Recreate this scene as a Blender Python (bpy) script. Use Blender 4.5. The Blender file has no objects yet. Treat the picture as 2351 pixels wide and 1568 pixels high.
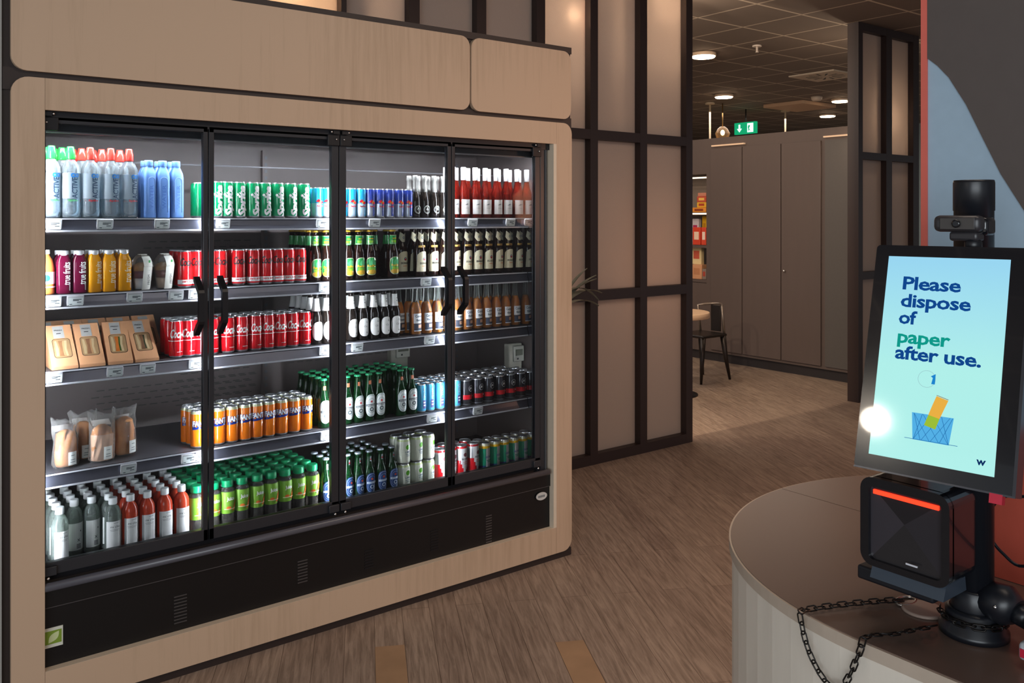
import bpy, bmesh, math, random
from mathutils import Vector, Matrix
random.seed(7)
scene = bpy.context.scene
COL = scene.collection
PI = math.pi

# ------------------------------------------------------------------ camera (measured from the photograph)
F_PX, HOR, CX = 2000.0, 499.0, 1175.5
TH = math.atan(F_PX / (3790.0 - CX))
CAM = Vector((-2.732, -3.102, 1.6))
RV = Vector((math.cos(TH), -math.sin(TH), 0)); FV = Vector((math.sin(TH), math.cos(TH), 0)); UV = Vector((0, 0, 1))
def ray(x, y): return FV + RV * ((x - CX) / F_PX) + UV * ((HOR - y) / F_PX)
def onY(x, y, Y):
    r = ray(x, y); return CAM + r * ((Y - CAM.y) / r.y)
def onX(x, y, X):
    r = ray(x, y); return CAM + r * ((X - CAM.x) / r.x)
def onZ(x, y, Z):
    r = ray(x, y); return CAM + r * ((Z - CAM.z) / r.z)
def wx(px, Y): return onY(px, 500, Y).x          # world x of a vertical line seen at column px on the plane y = Y

cd = bpy.data.cameras.new('camera'); cam = bpy.data.objects.new('camera', cd); COL.objects.link(cam)
cam.location = CAM; cam.rotation_euler = (PI / 2, 0, -TH)
cd.sensor_width = 36; cd.lens = F_PX / 2351 * 36; cd.shift_y = -(784 - HOR) / 2351; cd.clip_start = .02; cd.clip_end = 60
scene.camera = cam

# ------------------------------------------------------------------ materials
def lin(c):
    if isinstance(c, str):
        c = [int(c[i:i + 2], 16) / 255 for i in (0, 2, 4)]
    return tuple(x / 12.92 if x <= .04045 else ((x + .055) / 1.055) ** 2.4 for x in c[:3]) + (1,)
MATS = {}
def new_mat(name):
    m = bpy.data.materials.new(name); m.use_nodes = True; nt = m.node_tree; nt.nodes.clear()
    out = nt.nodes.new('ShaderNodeOutputMaterial'); return m, nt, out
def node(nt, typ, **kw):
    n = nt.nodes.new(typ)
    for k, v in kw.items():
        if k.startswith('_'): setattr(n, k[1:], v)
        else: n.inputs[k.replace('_', ' ')].default_value = v
    return n
def mat(name, col, rough=.5, metal=0., emit=0., var=.06, scale=40., stretch=(1, 1, 1), spec=.5, bump=0., coat=0., ecol=None):
    if name in MATS: return MATS[name]
    m, nt, out = new_mat(name); L = nt.links.new
    p = node(nt, 'ShaderNodeBsdfPrincipled', Roughness=rough, Metallic=metal)
    p.inputs['Specular IOR Level'].default_value = spec; p.inputs['Coat Weight'].default_value = coat
    tc = node(nt, 'ShaderNodeTexCoord'); mp = node(nt, 'ShaderNodeMapping', Scale=stretch)
    nz = node(nt, 'ShaderNodeTexNoise', Scale=scale, Detail=3.)
    L(tc.outputs['Object'], mp.inputs['Vector']); L(mp.outputs[0], nz.inputs['Vector'])
    c = lin(col)
    mx = node(nt, 'ShaderNodeMix', _data_type='RGBA')
    mx.inputs[6].default_value = tuple(x * (1 - var) for x in c[:3]) + (1,)
    mx.inputs[7].default_value = tuple(min(1, x * (1 + var)) for x in c[:3]) + (1,)
    L(nz.outputs[0], mx.inputs[0]); L(mx.outputs[2], p.inputs['Base Color'])
    if bump:
        b = node(nt, 'ShaderNodeBump', Strength=bump, Distance=.002); L(nz.outputs[0], b.inputs['Height']); L(b.outputs[0], p.inputs['Normal'])
    if emit:
        p.inputs['Emission Color'].default_value = lin(ecol or col); p.inputs['Emission Strength'].default_value = emit
    L(p.outputs[0], out.inputs[0]); MATS[name] = m; return m
def glassy(name, tint, solid, clear=.8, rough=.05, bump=0.):
    """clear or coloured plastic / glass: part of the light passes straight through, the rest is a glossy tinted surface; more mirror at grazing angles"""
    if name in MATS: return MATS[name]
    m, nt, out = new_mat(name); L = nt.links.new
    tr = node(nt, 'ShaderNodeBsdfTransparent', Color=lin(tint))
    p = node(nt, 'ShaderNodeBsdfPrincipled', Roughness=rough); p.inputs['Base Color'].default_value = lin(solid)
    fr = node(nt, 'ShaderNodeFresnel', IOR=1.45)
    mr = node(nt, 'ShaderNodeMapRange'); mr.inputs[3].default_value = 1 - clear; mr.inputs[4].default_value = 1.
    tc = node(nt, 'ShaderNodeTexCoord'); nz = node(nt, 'ShaderNodeTexNoise', Scale=25., Detail=2.)
    L(tc.outputs['Object'], nz.inputs['Vector'])
    b = node(nt, 'ShaderNodeBump', Strength=max(bump, .02), Distance=.01); L(nz.outputs[0], b.inputs['Height']); L(b.outputs[0], p.inputs['Normal'])
    ms = node(nt, 'ShaderNodeMixShader')
    L(fr.outputs[0], mr.inputs[0]); L(mr.outputs[0], ms.inputs[0]); L(tr.outputs[0], ms.inputs[1]); L(p.outputs[0], ms.inputs[2])
    L(ms.outputs[0], out.inputs[0]); MATS[name] = m; return m
def emis(name, col, strength):
    if name in MATS: return MATS[name]
    m, nt, out = new_mat(name)
    e = node(nt, 'ShaderNodeEmission', Strength=strength); e.inputs[0].default_value = lin(col)
    nt.links.new(e.outputs[0], out.inputs[0]); MATS[name] = m; return m
def frosted(name, col, trans=.55, bump=.25):
    m, nt, out = new_mat(name); L = nt.links.new
    t = node(nt, 'ShaderNodeBsdfTranslucent'); t.inputs[0].default_value = lin(col)
    d = node(nt, 'ShaderNodeBsdfPrincipled', Roughness=.35); d.inputs['Base Color'].default_value = lin(col)
    tc = node(nt, 'ShaderNodeTexCoord'); nz = node(nt, 'ShaderNodeTexNoise', Scale=170., Detail=2.)
    L(tc.outputs['Object'], nz.inputs['Vector'])
    b = node(nt, 'ShaderNodeBump', Strength=bump, Distance=.004); L(nz.outputs[0], b.inputs['Height'])
    L(b.outputs[0], d.inputs['Normal']); L(b.outputs[0], t.inputs['Normal'])
    ms = node(nt, 'ShaderNodeMixShader', Fac=trans); ms.inputs[0].default_value = trans
    L(d.outputs[0], ms.inputs[1]); L(t.outputs[0], ms.inputs[2]); L(ms.outputs[0], out.inputs[0]); return m
def wood(name, c1, c2, stretch=(26, 26, 1.3)):
    m, nt, out = new_mat(name); L = nt.links.new
    p = node(nt, 'ShaderNodeBsdfPrincipled', Roughness=.5)
    tc = node(nt, 'ShaderNodeTexCoord'); mp = node(nt, 'ShaderNodeMapping', Scale=stretch)
    nz = node(nt, 'ShaderNodeTexNoise', Scale=1.6, Detail=6., Roughness=.65)
    n2 = node(nt, 'ShaderNodeTexNoise', Scale=1.1, Detail=1.)
    L(tc.outputs['Object'], mp.inputs[0]); L(mp.outputs[0], nz.inputs['Vector']); L(tc.outputs['Object'], n2.inputs['Vector'])
    ad = node(nt, 'ShaderNodeMath', _operation='ADD'); L(nz.outputs[0], ad.inputs[0]); L(n2.outputs[0], ad.inputs[1])
    rp = node(nt, 'ShaderNodeValToRGB'); rp.color_ramp.elements[0].position = .75; rp.color_ramp.elements[1].position = 1.25
    rp.color_ramp.elements[0].color = lin(c1); rp.color_ramp.elements[1].color = lin(c2)
    mh = node(nt, 'ShaderNodeMath', _operation='MULTIPLY'); mh.inputs[1].default_value = 1.; L(ad.outputs[0], mh.inputs[0])
    L(mh.outputs[0], rp.inputs[0]); L(rp.outputs[0], p.inputs['Base Color']); L(p.outputs[0], out.inputs[0]); return m
PL_A = math.atan2(.885, .466)
def floor_mat():
    m, nt, out = new_mat('plank_floor'); L = nt.links.new
    p = node(nt, 'ShaderNodeBsdfPrincipled', Roughness=.42); p.inputs['Specular IOR Level'].default_value = .4
    tc = node(nt, 'ShaderNodeTexCoord')
    mp = node(nt, 'ShaderNodeMapping', _vector_type='TEXTURE'); mp.inputs['Rotation'].default_value = (0, 0, PL_A)
    mp.inputs['Location'].default_value = (.885 * -.263, -.466 * -.263, 0)
    br = node(nt, 'ShaderNodeTexBrick', _offset=.37, _offset_frequency=2, Scale=1., Mortar_Size=.0011, Mortar_Smooth=.3, Bias=0., Brick_Width=1.18, Row_Height=.1115)
    br.inputs['Color1'].default_value = (0, 0, 0, 1); br.inputs['Color2'].default_value = (1, 1, 1, 1); br.inputs['Mortar'].default_value = (.5, .5, .5, 1)
    L(tc.outputs['Object'], mp.inputs[0]); L(mp.outputs[0], br.inputs['Vector'])
    rp = node(nt, 'ShaderNodeValToRGB'); e = rp.color_ramp.elements
    e[0].position = 0; e[0].color = lin('99877a'); e[1].position = 1; e[1].color = lin('a99788')
    L(br.outputs['Color'], rp.inputs[0])
    m2 = node(nt, 'ShaderNodeMapping', Scale=(2.2, 30, 1)); L(mp.outputs[0], m2.inputs[0])
    nz = node(nt, 'ShaderNodeTexNoise', Scale=2.2, Detail=7., Roughness=.68, Distortion=.6); L(m2.outputs[0], nz.inputs['Vector'])
    r2 = node(nt, 'ShaderNodeValToRGB'); r2.color_ramp.elements[0].position = .36; r2.color_ramp.elements[0].color = (.45, .42, .4, 1)
    r2.color_ramp.elements[1].position = .62; r2.color_ramp.elements[1].color = (1.12, 1.12, 1.12, 1)
    L(nz.outputs[0], r2.inputs[0])
    mu = node(nt, 'ShaderNodeMix', _data_type='RGBA', _blend_type='MULTIPLY'); mu.inputs[0].default_value = .75
    L(rp.outputs[0], mu.inputs[6]); L(r2.outputs[0], mu.inputs[7])
    mo = node(nt, 'ShaderNodeMix', _data_type='RGBA'); mo.inputs[7].default_value = lin('3c2c22')
    mf = node(nt, 'ShaderNodeMath', _operation='MULTIPLY'); mf.inputs[1].default_value = .8
    L(br.outputs['Fac'], mf.inputs[0]); L(mf.outputs[0], mo.inputs[0]); L(mu.outputs[2], mo.inputs[6]); L(mo.outputs[2], p.inputs['Base Color'])
    b = node(nt, 'ShaderNodeBump', Strength=.15, Distance=.002); L(nz.outputs[0], b.inputs['Height']); L(b.outputs[0], p.inputs['Normal'])
    L(p.outputs[0], out.inputs[0]); return m
def ceiling_mat():
    m, nt, out = new_mat('tiled_ceiling'); L = nt.links.new
    p = node(nt, 'ShaderNodeBsdfPrincipled', Roughness=.8)
    tc = node(nt, 'ShaderNodeTexCoord')
    br = node(nt, 'ShaderNodeTexBrick', _offset=0., Scale=1., Mortar_Size=.012, Mortar_Smooth=.1, Brick_Width=.6, Row_Height=.6)
    for k, c in (('Color1', '6c615a'), ('Color2', '685d56'), ('Mortar', 'b4a899')): br.inputs[k].default_value = lin(c)
    L(tc.outputs['Object'], br.inputs['Vector']); L(br.outputs['Color'], p.inputs['Base Color']); L(p.outputs[0], out.inputs[0]); return m
def screen_mat():
    m, nt, out = new_mat('screen_picture'); L = nt.links.new
    tc = node(nt, 'ShaderNodeTexCoord'); sx = node(nt, 'ShaderNodeSeparateXYZ'); L(tc.outputs['Object'], sx.inputs[0])
    rp = node(nt, 'ShaderNodeValToRGB'); e = rp.color_ramp.elements
    e[0].position = .45; e[0].color = lin('b4f6f0'); e[1].position = .98; e[1].color = lin('9cdcf8')
    mr = node(nt, 'ShaderNodeMapRange'); mr.inputs[1].default_value = -.3; mr.inputs[2].default_value = 0.
    L(sx.outputs[1], mr.inputs[0]); L(mr.outputs[0], rp.inputs[0])
    p = node(nt, 'ShaderNodeBsdfPrincipled', Roughness=.06); p.inputs['Base Color'].default_value = (.01, .01, .01, 1)
    p.inputs['Emission Strength'].default_value = .93
    L(rp.outputs[0], p.inputs['Emission Color']); L(p.outputs[0], out.inputs[0]); return m

# ------------------------------------------------------------------ mesh building
class B:
    def __init__(s): s.bm = bmesh.new(); s.mats = []
    def mi(s, m):
        if m not in s.mats: s.mats.append(m)
        return s.mats.index(m)
    def faces(s, vs, fs, m, smooth=False):
        v = [s.bm.verts.new(p) for p in vs]; i = s.mi(m)
        for f in fs:
            try:
                fc = s.bm.faces.new([v[k] for k in f]); fc.material_index = i; fc.smooth = smooth
            except ValueError: pass
        return v
    def box(s, a, b, m, bev=0., seg=2):
        (x0, y0, z0), (x1, y1, z1) = a, b
        if x0 > x1: x0, x1 = x1, x0
        if y0 > y1: y0, y1 = y1, y0
        if z0 > z1: z0, z1 = z1, z0
        v = s.faces([(x0, y0, z0), (x1, y0, z0), (x1, y1, z0), (x0, y1, z0), (x0, y0, z1), (x1, y0, z1), (x1, y1, z1), (x0, y1, z1)],
                    [(0, 3, 2, 1), (4, 5, 6, 7), (0, 1, 5, 4), (1, 2, 6, 5), (2, 3, 7, 6), (3, 0, 4, 7)], m)
        if bev:
            es = list({e for w in v for e in w.link_edges})
            r = bmesh.ops.bevel(s.bm, geom=es, offset=bev, segments=seg, affect='EDGES', profile=.5)
            for f in r['faces']: f.smooth = True
        return s
    def prism(s, pts, axis, a, b, m, smooth=False):
        """outline pts (u,v) extruded along axis from a to b: x -> (u,v)=(y,z); y -> (x,z); z -> (x,y)"""
        def P(u, v, w): return {'x': (w, u, v), 'y': (u, w, v), 'z': (u, v, w)}[axis]
        n = len(pts)
        vs = [P(u, v, a) for u, v in pts] + [P(u, v, b) for u, v in pts]
        s.faces(vs, [tuple(range(n))[::-1], tuple(range(n, 2 * n))] + [(i, (i + 1) % n, n + (i + 1) % n, n + i) for i in range(n)], m)
        return s
    def lathe(s, prof, m, seg=20, c=(0, 0, 0), fn=None, sup=0., sy=1., cap=True, smooth=True, mlist=None):
        """prof (r,z[,material]); angle 0 faces -y and grows towards +x; sup > 2 squares the section; fn(theta,z) picks a material"""
        rings = []
        for p in prof:
            r, z = p[0], p[1]; ring = []
            for k in range(seg):
                t = 2 * PI * k / seg; q = r
                if sup: q = r * (abs(math.cos(t)) ** sup + abs(math.sin(t)) ** sup) ** (-1 / sup)
                ring.append(s.bm.verts.new((c[0] + q * math.sin(t), c[1] - q * math.cos(t) * sy, c[2] + z)))
            rings.append(ring)
        for i in range(len(rings) - 1):
            mm = prof[i + 1][2] if len(prof[i + 1]) > 2 and prof[i + 1][2] is not None else m
            for k in range(seg):
                k2 = (k + 1) % seg
                f = s.bm.faces.new((rings[i][k], rings[i][k2], rings[i + 1][k2], rings[i + 1][k])); f.smooth = smooth
                if fn:
                    t = 2 * PI * (k + .5) / seg
                    if t > PI: t -= 2 * PI
                    f.material_index = s.mi(fn(t, (prof[i][1] + prof[i + 1][1]) / 2) or mm)
                else: f.material_index = s.mi(mm)
        if cap:
            for ring, rev in ((rings[0], True), (rings[-1], False)):
                f = s.bm.faces.new(ring[::-1] if rev else ring)
                pm = prof[0] if rev else prof[-1]
                f.material_index = s.mi(pm[2] if len(pm) > 2 and pm[2] is not None else m)
        return s
    def tube(s, pts, r, m, seg=8, closed=False, rad=None):
        pts = [Vector(p) for p in pts]; n = len(pts); rings = []; up = None
        for i, p in enumerate(pts):
            a = pts[(i - 1) % n] if (closed or i) else p; b = pts[(i + 1) % n] if (closed or i < n - 1) else p
            d = (b - a).normalized()
            if up is None:
                up = Vector((0, 0, 1)) if abs(d.z) < .9 else Vector((1, 0, 0))
            up = (up - d * up.dot(d)).normalized(); w = d.cross(up); q = rad[i] if rad else r
            rings.append([s.bm.verts.new(p + up * (q * math.cos(2 * PI * k / seg)) + w * (q * math.sin(2 * PI * k / seg))) for k in range(seg)])
        i_ = s.mi(m)
        for i in range(n if closed else n - 1):
            A, Bq = rings[i], rings[(i + 1) % n]
            for k in range(seg):
                f = s.bm.faces.new((A[k], A[(k + 1) % seg], Bq[(k + 1) % seg], Bq[k])); f.smooth = True; f.material_index = i_
        if not closed:
            for R_ in (rings[0][::-1], rings[-1]):
                f = s.bm.faces.new(R_); f.material_index = i_
        return s
    def cyl(s, a, b, r, m, seg=20): return s.tube([a, b], r, m, seg)
    def sphere(s, c, r, m, seg=16, sz=1.):
        prof = [(max(1e-4, r * math.sin(PI * i / 8)), -r * sz * math.cos(PI * i / 8)) for i in range(9)]
        return s.lathe(prof, m, seg, c)
    def xform(s, M): bmesh.ops.transform(s.bm, matrix=M, verts=s.bm.verts); return s
    def add(s, me_bm, m):
        i = s.mi(m); mp = {}
        for v in me_bm.verts: mp[v] = s.bm.verts.new(v.co)
        for f in me_bm.faces:
            try:
                g = s.bm.faces.new([mp[v] for v in f.verts]); g.material_index = i
            except ValueError: pass
        return s
    def mesh(s, name, fix=True):
        if fix: bmesh.ops.recalc_face_normals(s.bm, faces=s.bm.faces)
        me = bpy.data.meshes.new(name)
        for m in s.mats: me.materials.append(m)
        s.bm.to_mesh(me); s.bm.free(); return me

_TXT = {}
def text_bm(txt, width=None, height=None, bold=0., shear=0.):
    """flat lettering in the xy plane centred on the origin, fitted to a width and / or a height"""
    key = (txt, bold, shear)
    if key not in _TXT:
        cu = bpy.data.curves.new('lettering', 'FONT'); cu.body = txt; cu.resolution_u = 2; cu.offset = bold; cu.shear = shear; cu.space_character = .95; cu.fill_mode = 'FRONT'
        ob = bpy.data.objects.new('lettering', cu); COL.objects.link(ob); bpy.context.view_layer.update()
        me = bpy.data.meshes.new_from_object(ob.evaluated_get(bpy.context.evaluated_depsgraph_get()))
        _TXT[key] = ([tuple(v.co) for v in me.vertices], [tuple(p.vertices) for p in me.polygons])
        bpy.data.objects.remove(ob); bpy.data.meshes.remove(me); bpy.data.curves.remove(cu)
    vs, fs = _TXT[key]
    xs = [v[0] for v in vs]; ys = [v[1] for v in vs]
    w, h = max(xs) - min(xs), max(ys) - min(ys); cx, cy = (max(xs) + min(xs)) / 2, (max(ys) + min(ys)) / 2
    sx = width / w if width else (height / h); sy = height / h if height else sx
    bm = bmesh.new(); v = [bm.verts.new(((a - cx) * sx, (b - cy) * sy, 0)) for a, b, _ in vs]
    for f in fs:
        try: bm.faces.new([v[k] for k in f])
        except ValueError: pass
    return bm
def wrap(bm, r, z, ang=0., off=.0009, rot=False, sup=0., step=.006):
    """bend flat lettering round an upright body of radius r"""
    if rot: bmesh.ops.rotate(bm, verts=bm.verts, cent=(0, 0, 0), matrix=Matrix.Rotation(PI / 2, 3, 'Z'))
    xs = [v.co.x for v in bm.verts]; u = min(xs) + step
    while u < max(xs):
        bmesh.ops.bisect_plane(bm, geom=list(bm.verts) + list(bm.edges) + list(bm.faces), plane_co=(u, 0, 0), plane_no=(1, 0, 0)); u += step
    for v in bm.verts:
        t = v.co.x / r + ang; q = r + off
        if sup: q = r * (abs(math.cos(t)) ** sup + abs(math.sin(t)) ** sup) ** (-1 / sup) + off
        v.co = Vector((q * math.sin(t), -q * math.cos(t), z + v.co.y))
    return bm
def poly_bm(pts):
    bm = bmesh.new(); bm.faces.new([bm.verts.new((x, y, 0)) for x, y in pts]); return bm
def disc_pts(r, cx=0, cy=0, n=20, sy=1.): return [(cx + r * math.cos(2 * PI * k / n), cy + r * sy * math.sin(2 * PI * k / n)) for k in range(n)]
def rect_pts(w, h, cx=0, cy=0): return [(cx - w / 2, cy - h / 2), (cx + w / 2, cy - h / 2), (cx + w / 2, cy + h / 2), (cx - w / 2, cy + h / 2)]
def ring_bm(r0, r1, cx=0, cy=0, n=20):
    bm = bmesh.new(); a = [bm.verts.new((x, y, 0)) for x, y in disc_pts(r0, cx, cy, n)]; b = [bm.verts.new((x, y, 0)) for x, y in disc_pts(r1, cx, cy, n)]
    for k in range(n): bm.faces.new((a[k], a[(k + 1) % n], b[(k + 1) % n], b[k]))
    return bm
def star_pts(r, cx=0, cy=0): return [(cx + (r if k % 2 == 0 else r * .42) * math.sin(PI * k / 5), cy + (r if k % 2 == 0 else r * .42) * math.cos(PI * k / 5)) for k in range(10)]
def rrect(x0, z0, x1, z1, r, corners='abcd', n=6):
    """rounded rectangle outline; corners a=(x0,z0) b=(x1,z0) c=(x1,z1) d=(x0,z1)"""
    out = []
    for k, (cx, cz, s) in zip('abcd', ((x0 + r, z0 + r, PI), (x1 - r, z0 + r, 1.5 * PI), (x1 - r, z1 - r, 0), (x0 + r, z1 - r, .5 * PI))):
        if k in corners: out += [(cx + r * math.cos(s + .5 * PI * i / n), cz + r * math.sin(s + .5 * PI * i / n)) for i in range(n + 1)]
        else: out.append({'a': (x0, z0), 'b': (x1, z0), 'c': (x1, z1), 'd': (x0, z1)}[k])
    return out

# ------------------------------------------------------------------ objects
def link(name, me): o = bpy.data.objects.new(name, me); COL.objects.link(o); return o
def thing(name, label, cat, loc, group=None, rz=0.):
    o = link(name, None); o.empty_display_size = .05; o.location = loc; o.rotation_euler = (0, 0, rz)
    o['label'] = label; o['category'] = cat
    if group: o['group'] = group
    return o
def part(root, name, b, label=None, local=False):
    """a part whose mesh is given in world coordinates (or in the thing's own with local=True)"""
    o = link(name, b.mesh(name) if isinstance(b, B) else b); o.parent = root
    if not local and root.type == 'EMPTY': o.location = -root.location
    if label: o['label'] = label
    return o
def solo(name, b, label, cat, group=None):
    o = link(name, b.mesh(name)); o['label'] = label; o['category'] = cat
    if group: o['group'] = group
    return o
def struct(name, b, label, cat='room'):
    o = link(name, b.mesh(name)); o['kind'] = 'structure'; o['label'] = label; o['category'] = cat; return o

# ================================================================== materials used by the place
M_OAK = wood('oak_veneer', 'b79c82', 'c4a88e')
M_EDGE = mat('plywood_edge', 'd8c9b4', .6)
M_CARC = mat('dark_laminate', '2c211e', .5)
M_BLK = mat('black_metal', '16161a', .42, spec=.4)
M_BLK2 = mat('black_panel', '0d0c0e', .38)
M_FRAME = mat('door_frame_black', '2a2b30', .35)
M_INN = mat('fridge_liner', '6c6260', .42, scale=4)
M_RAIL = mat('price_rail', '6a6d7c', .24, metal=.7)
M_RAILT = mat('rail_lip', 'd9dbe2', .25)
M_SHELF = mat('shelf_steel', '55555a', .35)
M_CHROME = mat('bright_metal', 'd8d8d8', .2, metal=1.)
M_SILV = mat('silver_can', 'd4d6da', .28, metal=.85)
M_WHITE = mat('white_print', 'f2f2f0', .5)
M_INK = mat('dark_ink', '22262e', .6)
M_GLASS = glassy('door_glass', 'f2f4f5', '404246', .97, .02)
M_DKFR = mat('partition_steel', '2c1f1d', .45)
M_CAB = mat('dark_cabinet', '5e524e', .5, scale=2., stretch=(1, 8, 1))
M_GREYW = mat('grey_wall', '9a9a97', .8)
M_LED = emis('led_strip', 'f2f7ff', 88.)
M_LEDFILL = emis('led_fill_strip', 'f2f7ff', 85.)
M_LED2 = emis('warm_led_line', 'ffe6c4', 2.2)
M_DOWN = emis('downlight_glow', 'ffd9b0', 24.)

# ================================================================== the room
CEIL = 3.29
b = B(); b.faces([(-9, -9, 0), (13, -9, 0), (13, 12, 0), (-9, 12, 0)], [(0, 1, 2, 3)], floor_mat())
floor = struct('floor', b, 'brown wood plank floor running through the whole shop', 'floor')
PD = Vector((.466, .885, 0))
for (tl, tr) in (((-.611, -.597), (-.522, -.656)), ((-1.167, -.217), (-1.073, -.269))):
    s0 = Vector((tl[0], tl[1], 0)); s1 = s0 + Vector((.885, -.466, 0)) * .1085
    e0, e1 = s0 - PD * 1.1, s1 - PD * 1.1
    b = B(); vs = [s0, s1, e1, e0]
    b.faces([(p.x, p.y, .0002) for p in vs] + [(p.x, p.y, .0008) for p in vs], [(4, 5, 6, 7), (0, 1, 5, 4), (1, 2, 6, 5), (2, 3, 7, 6), (3, 0, 4, 7)],
            mat('pale_plank', 'a98a6c', .45, scale=9., var=.2, stretch=(1, 1, 1)))
    part(floor, 'floor_plank', b, 'paler replacement plank')
b = B(); b.faces([(-9, -9, CEIL), (13, -9, CEIL), (13, 12, CEIL), (-9, 12, CEIL)], [(3, 2, 1, 0)], ceiling_mat())
struct('ceiling', b, 'brownish grey tiled ceiling with pale grid lines', 'ceiling')
b = B(); b.box((-6, .01, 0), (-2.347, .12, CEIL), M_GREYW)
struct('wall_left', b, 'grey wall beside the fridge cabinet', 'wall')
b = B(); b.box((12.6, -2, 0), (12.7, 12, CEIL), mat('far_wall_paint', '8fa0a8', .8)); struct('wall_far', b, 'pale blue grey wall far behind the cabinets', 'wall')
b = B(); b.box((-2.3, 10, 0), (12.6, 10.1, CEIL), mat('rear_wall_paint', 'a89886', .8)); struct('wall_rear', b, 'beige wall at the back of the rear room', 'wall')

# ---- steel and glass partition (left run behind the fridge, right run across the opening)
FR = .066; YG = 1.10
def partition(name, x0, x1, edges, zs, label, xs_glass, mats, top=CEIL - .002):
    root = thing(name, label, 'partition', ((x0 + x1) / 2, 1.048, 0)); root['kind'] = 'structure'
    b = B()
    for (a, c) in edges: b.box((a, 1.048, 0), (c, 1.152, top), M_DKFR)
    for (z0, z1) in zs: b.box((x0 + .001, 1.0485, z0), (x1 - .001, 1.1515, z1), M_DKFR)
    part(root, 'partition_frame', b)
    k = 0
    for (a, c) in xs_glass:
        for (z0, z1) in zip([q[1] for q in zs[:-1]], [q[0] for q in zs[1:]]):
            b = B(); b.box((a, YG, z0), (c, YG + .008, z1), mats[k % len(mats)] if callable(mats) is False else mats(a, z0)); part(root, 'glass_pane', b); k += 1
    return root
M_FROST = frosted('frosted_glass', 'c2b7af', .55)
M_FROST2 = frosted('frosted_glass_pale', 'd8c8b8', .7)
centers = [-.235, .22, .668, 1.112, 1.568, 2.03]
edges = [(-.678, -.648)] + [(c - .033, c + .033) for c in centers]
gl = list(zip([e[1] for e in edges[:-1]], [e[0] for e in edges[1:]]))
ZS = [(0, .066), (1.06, 1.126), (2.105, 2.168), (CEIL - .07, CEIL - .002)]
partition('partition_wall', -.678, 2.063, edges, ZS, 'dark steel partition with tall frosted panes, rising behind the drinks fridge', gl, [M_FROST])
b = B(); b.box((-2.3, 1.10, 0), (-.678, 1.108, CEIL), M_FROST2)  # added backlit pane, stands in for an open, cream-lit area
o = struct('cream_glow_pane', b, 'pale glass panel added in place of the lit area above the fridge cabinet', 'glass panel')
QX = [wx(p, 1.048) for p in (1971, 1981, 2035, 2048, 2097, 2110)]
edges = [(QX[0], QX[1]), (QX[2], QX[3]), (QX[4], QX[5])]
gl = [(QX[1], QX[2]), (QX[3], QX[4])]
partition('partition_wall', QX[0], QX[5], edges, ZS, 'dark steel partition with narrow frosted panes, behind the payment screen', gl, [M_FROST])

# ---- dark cabinet wall at the back with a lit niche
XB = 4.941
b = B()
N0, N1, NZ0, NZ1 = 3.337, 4.35, .86, 2.09
b.box((XB, 1.5, .10), (XB + .5, N0, 2.48), M_CAB); b.box((XB, N1, .10), (XB + .5, 8.5, 2.48), M_CAB)
b.box((XB, N0, .10), (XB + .5, N1, NZ0), M_CAB); b.box((XB, N0, NZ1), (XB + .5, N1, 2.48), M_CAB); b.box((XB + .34, N0, NZ0), (XB + .5, N1, NZ1), mat('niche_back', '8d8076', .6))
root = thing('cabinet_wall', 'tall dark cupboard wall across the rear room with a lit snack niche', 'cupboard', (XB, 4, 0))
part(root, 'cabinet_body', b)
b = B(); b.box((XB + .03, 1.5, 0), (XB + .5, 8.5, .10), mat('plinth_dark', '2e2a2c', .5)); part(root, 'plinth', b)
for (y0, y1) in ((1.885, 2.34), (2.35, 2.83), (2.84, 3.26)):
    b = B(); b.box((XB - .018, y0, .13), (XB, y1, 2.36), M_CAB, .002); d = part(root, 'cabinet_door', b)
    if y0 < 2.345 and y0 > 2:
        pass
    if y0 == 1.885:
        b = B(); b.sphere((XB - .03, 2.30, 1.05), .014, M_CHROME); part(d, 'knob', b)
b = B(); b.box((XB - .012, 1.5, .13), (XB, 1.84, 2.36), mat('cabinet_grey', '5a5654', .5)); part(root, 'end_panel', b)
b = B(); b.box((XB - .035, 2.80, 2.385), (XB - .005, 3.24, 2.40), mat('warm_lightbar', 'c9a98c', .4, emit=.35, ecol='ffd2a8')); part(root, 'light_bar', b)
b = B(); b.box((XB - .035, 1.50, 2.385), (XB - .005, 1.845, 2.40), mat('warm_lightbar', 'c9a98c', .4)); part(root, 'light_bar', b)
for z in (1.655, 1.285, .895):
    b = B(); b.box((XB + .01, N0, z - .03), (XB + .34, N1, z), M_CAB)
    sh = part(root, 'niche_shelf', b)
    if z > 1.5:
        b = B(); b.box((XB - .004, N0, z - .022), (XB + .01, N1, z - .006), M_LED2); part(sh, 'light_line', b)
b = B(); b.box((XB - .004, N0, 2.04), (XB + .02, N1, 2.056), M_LED2); part(root, 'light_line', b)
def cbox(name, label, cat, px0, px1, z0, h, col, dx, dep=.1, lid=None, group='snack packets in the lit niche'):
    ya, yb = onX(px1, 500, XB + dx).y, onX(px0, 500, XB + dx).y
    r = thing(name, label, cat, (XB + dx + dep / 2, (ya + yb) / 2, z0), group)
    b = B(); b.box((XB + dx, ya, z0), (XB + dx + dep, yb, z0 + h), mat('pack_' + col, col, .5), .004); part(r, 'carton', b)
    if lid:
        b = B(); b.box((XB + dx - .001, ya + (yb - ya) * .2, z0 + h * .3), (XB + dx + .001, yb - (yb - ya) * .2, z0 + h * .75), mat('pack_' + lid, lid, .5)); part(r, 'print', b)
cbox('snack_box', 'low orange snack box at the bottom of the pile on the niche top shelf', 'box', 1588, 1621, 1.656, .055, 'e09030', .04, lid='8a3a1a')
cbox('snack_box', 'yellow snack box, second from the bottom of the niche pile', 'box', 1600, 1621, 1.712, .06, 'e8b030', .05, lid='b04020')
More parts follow.
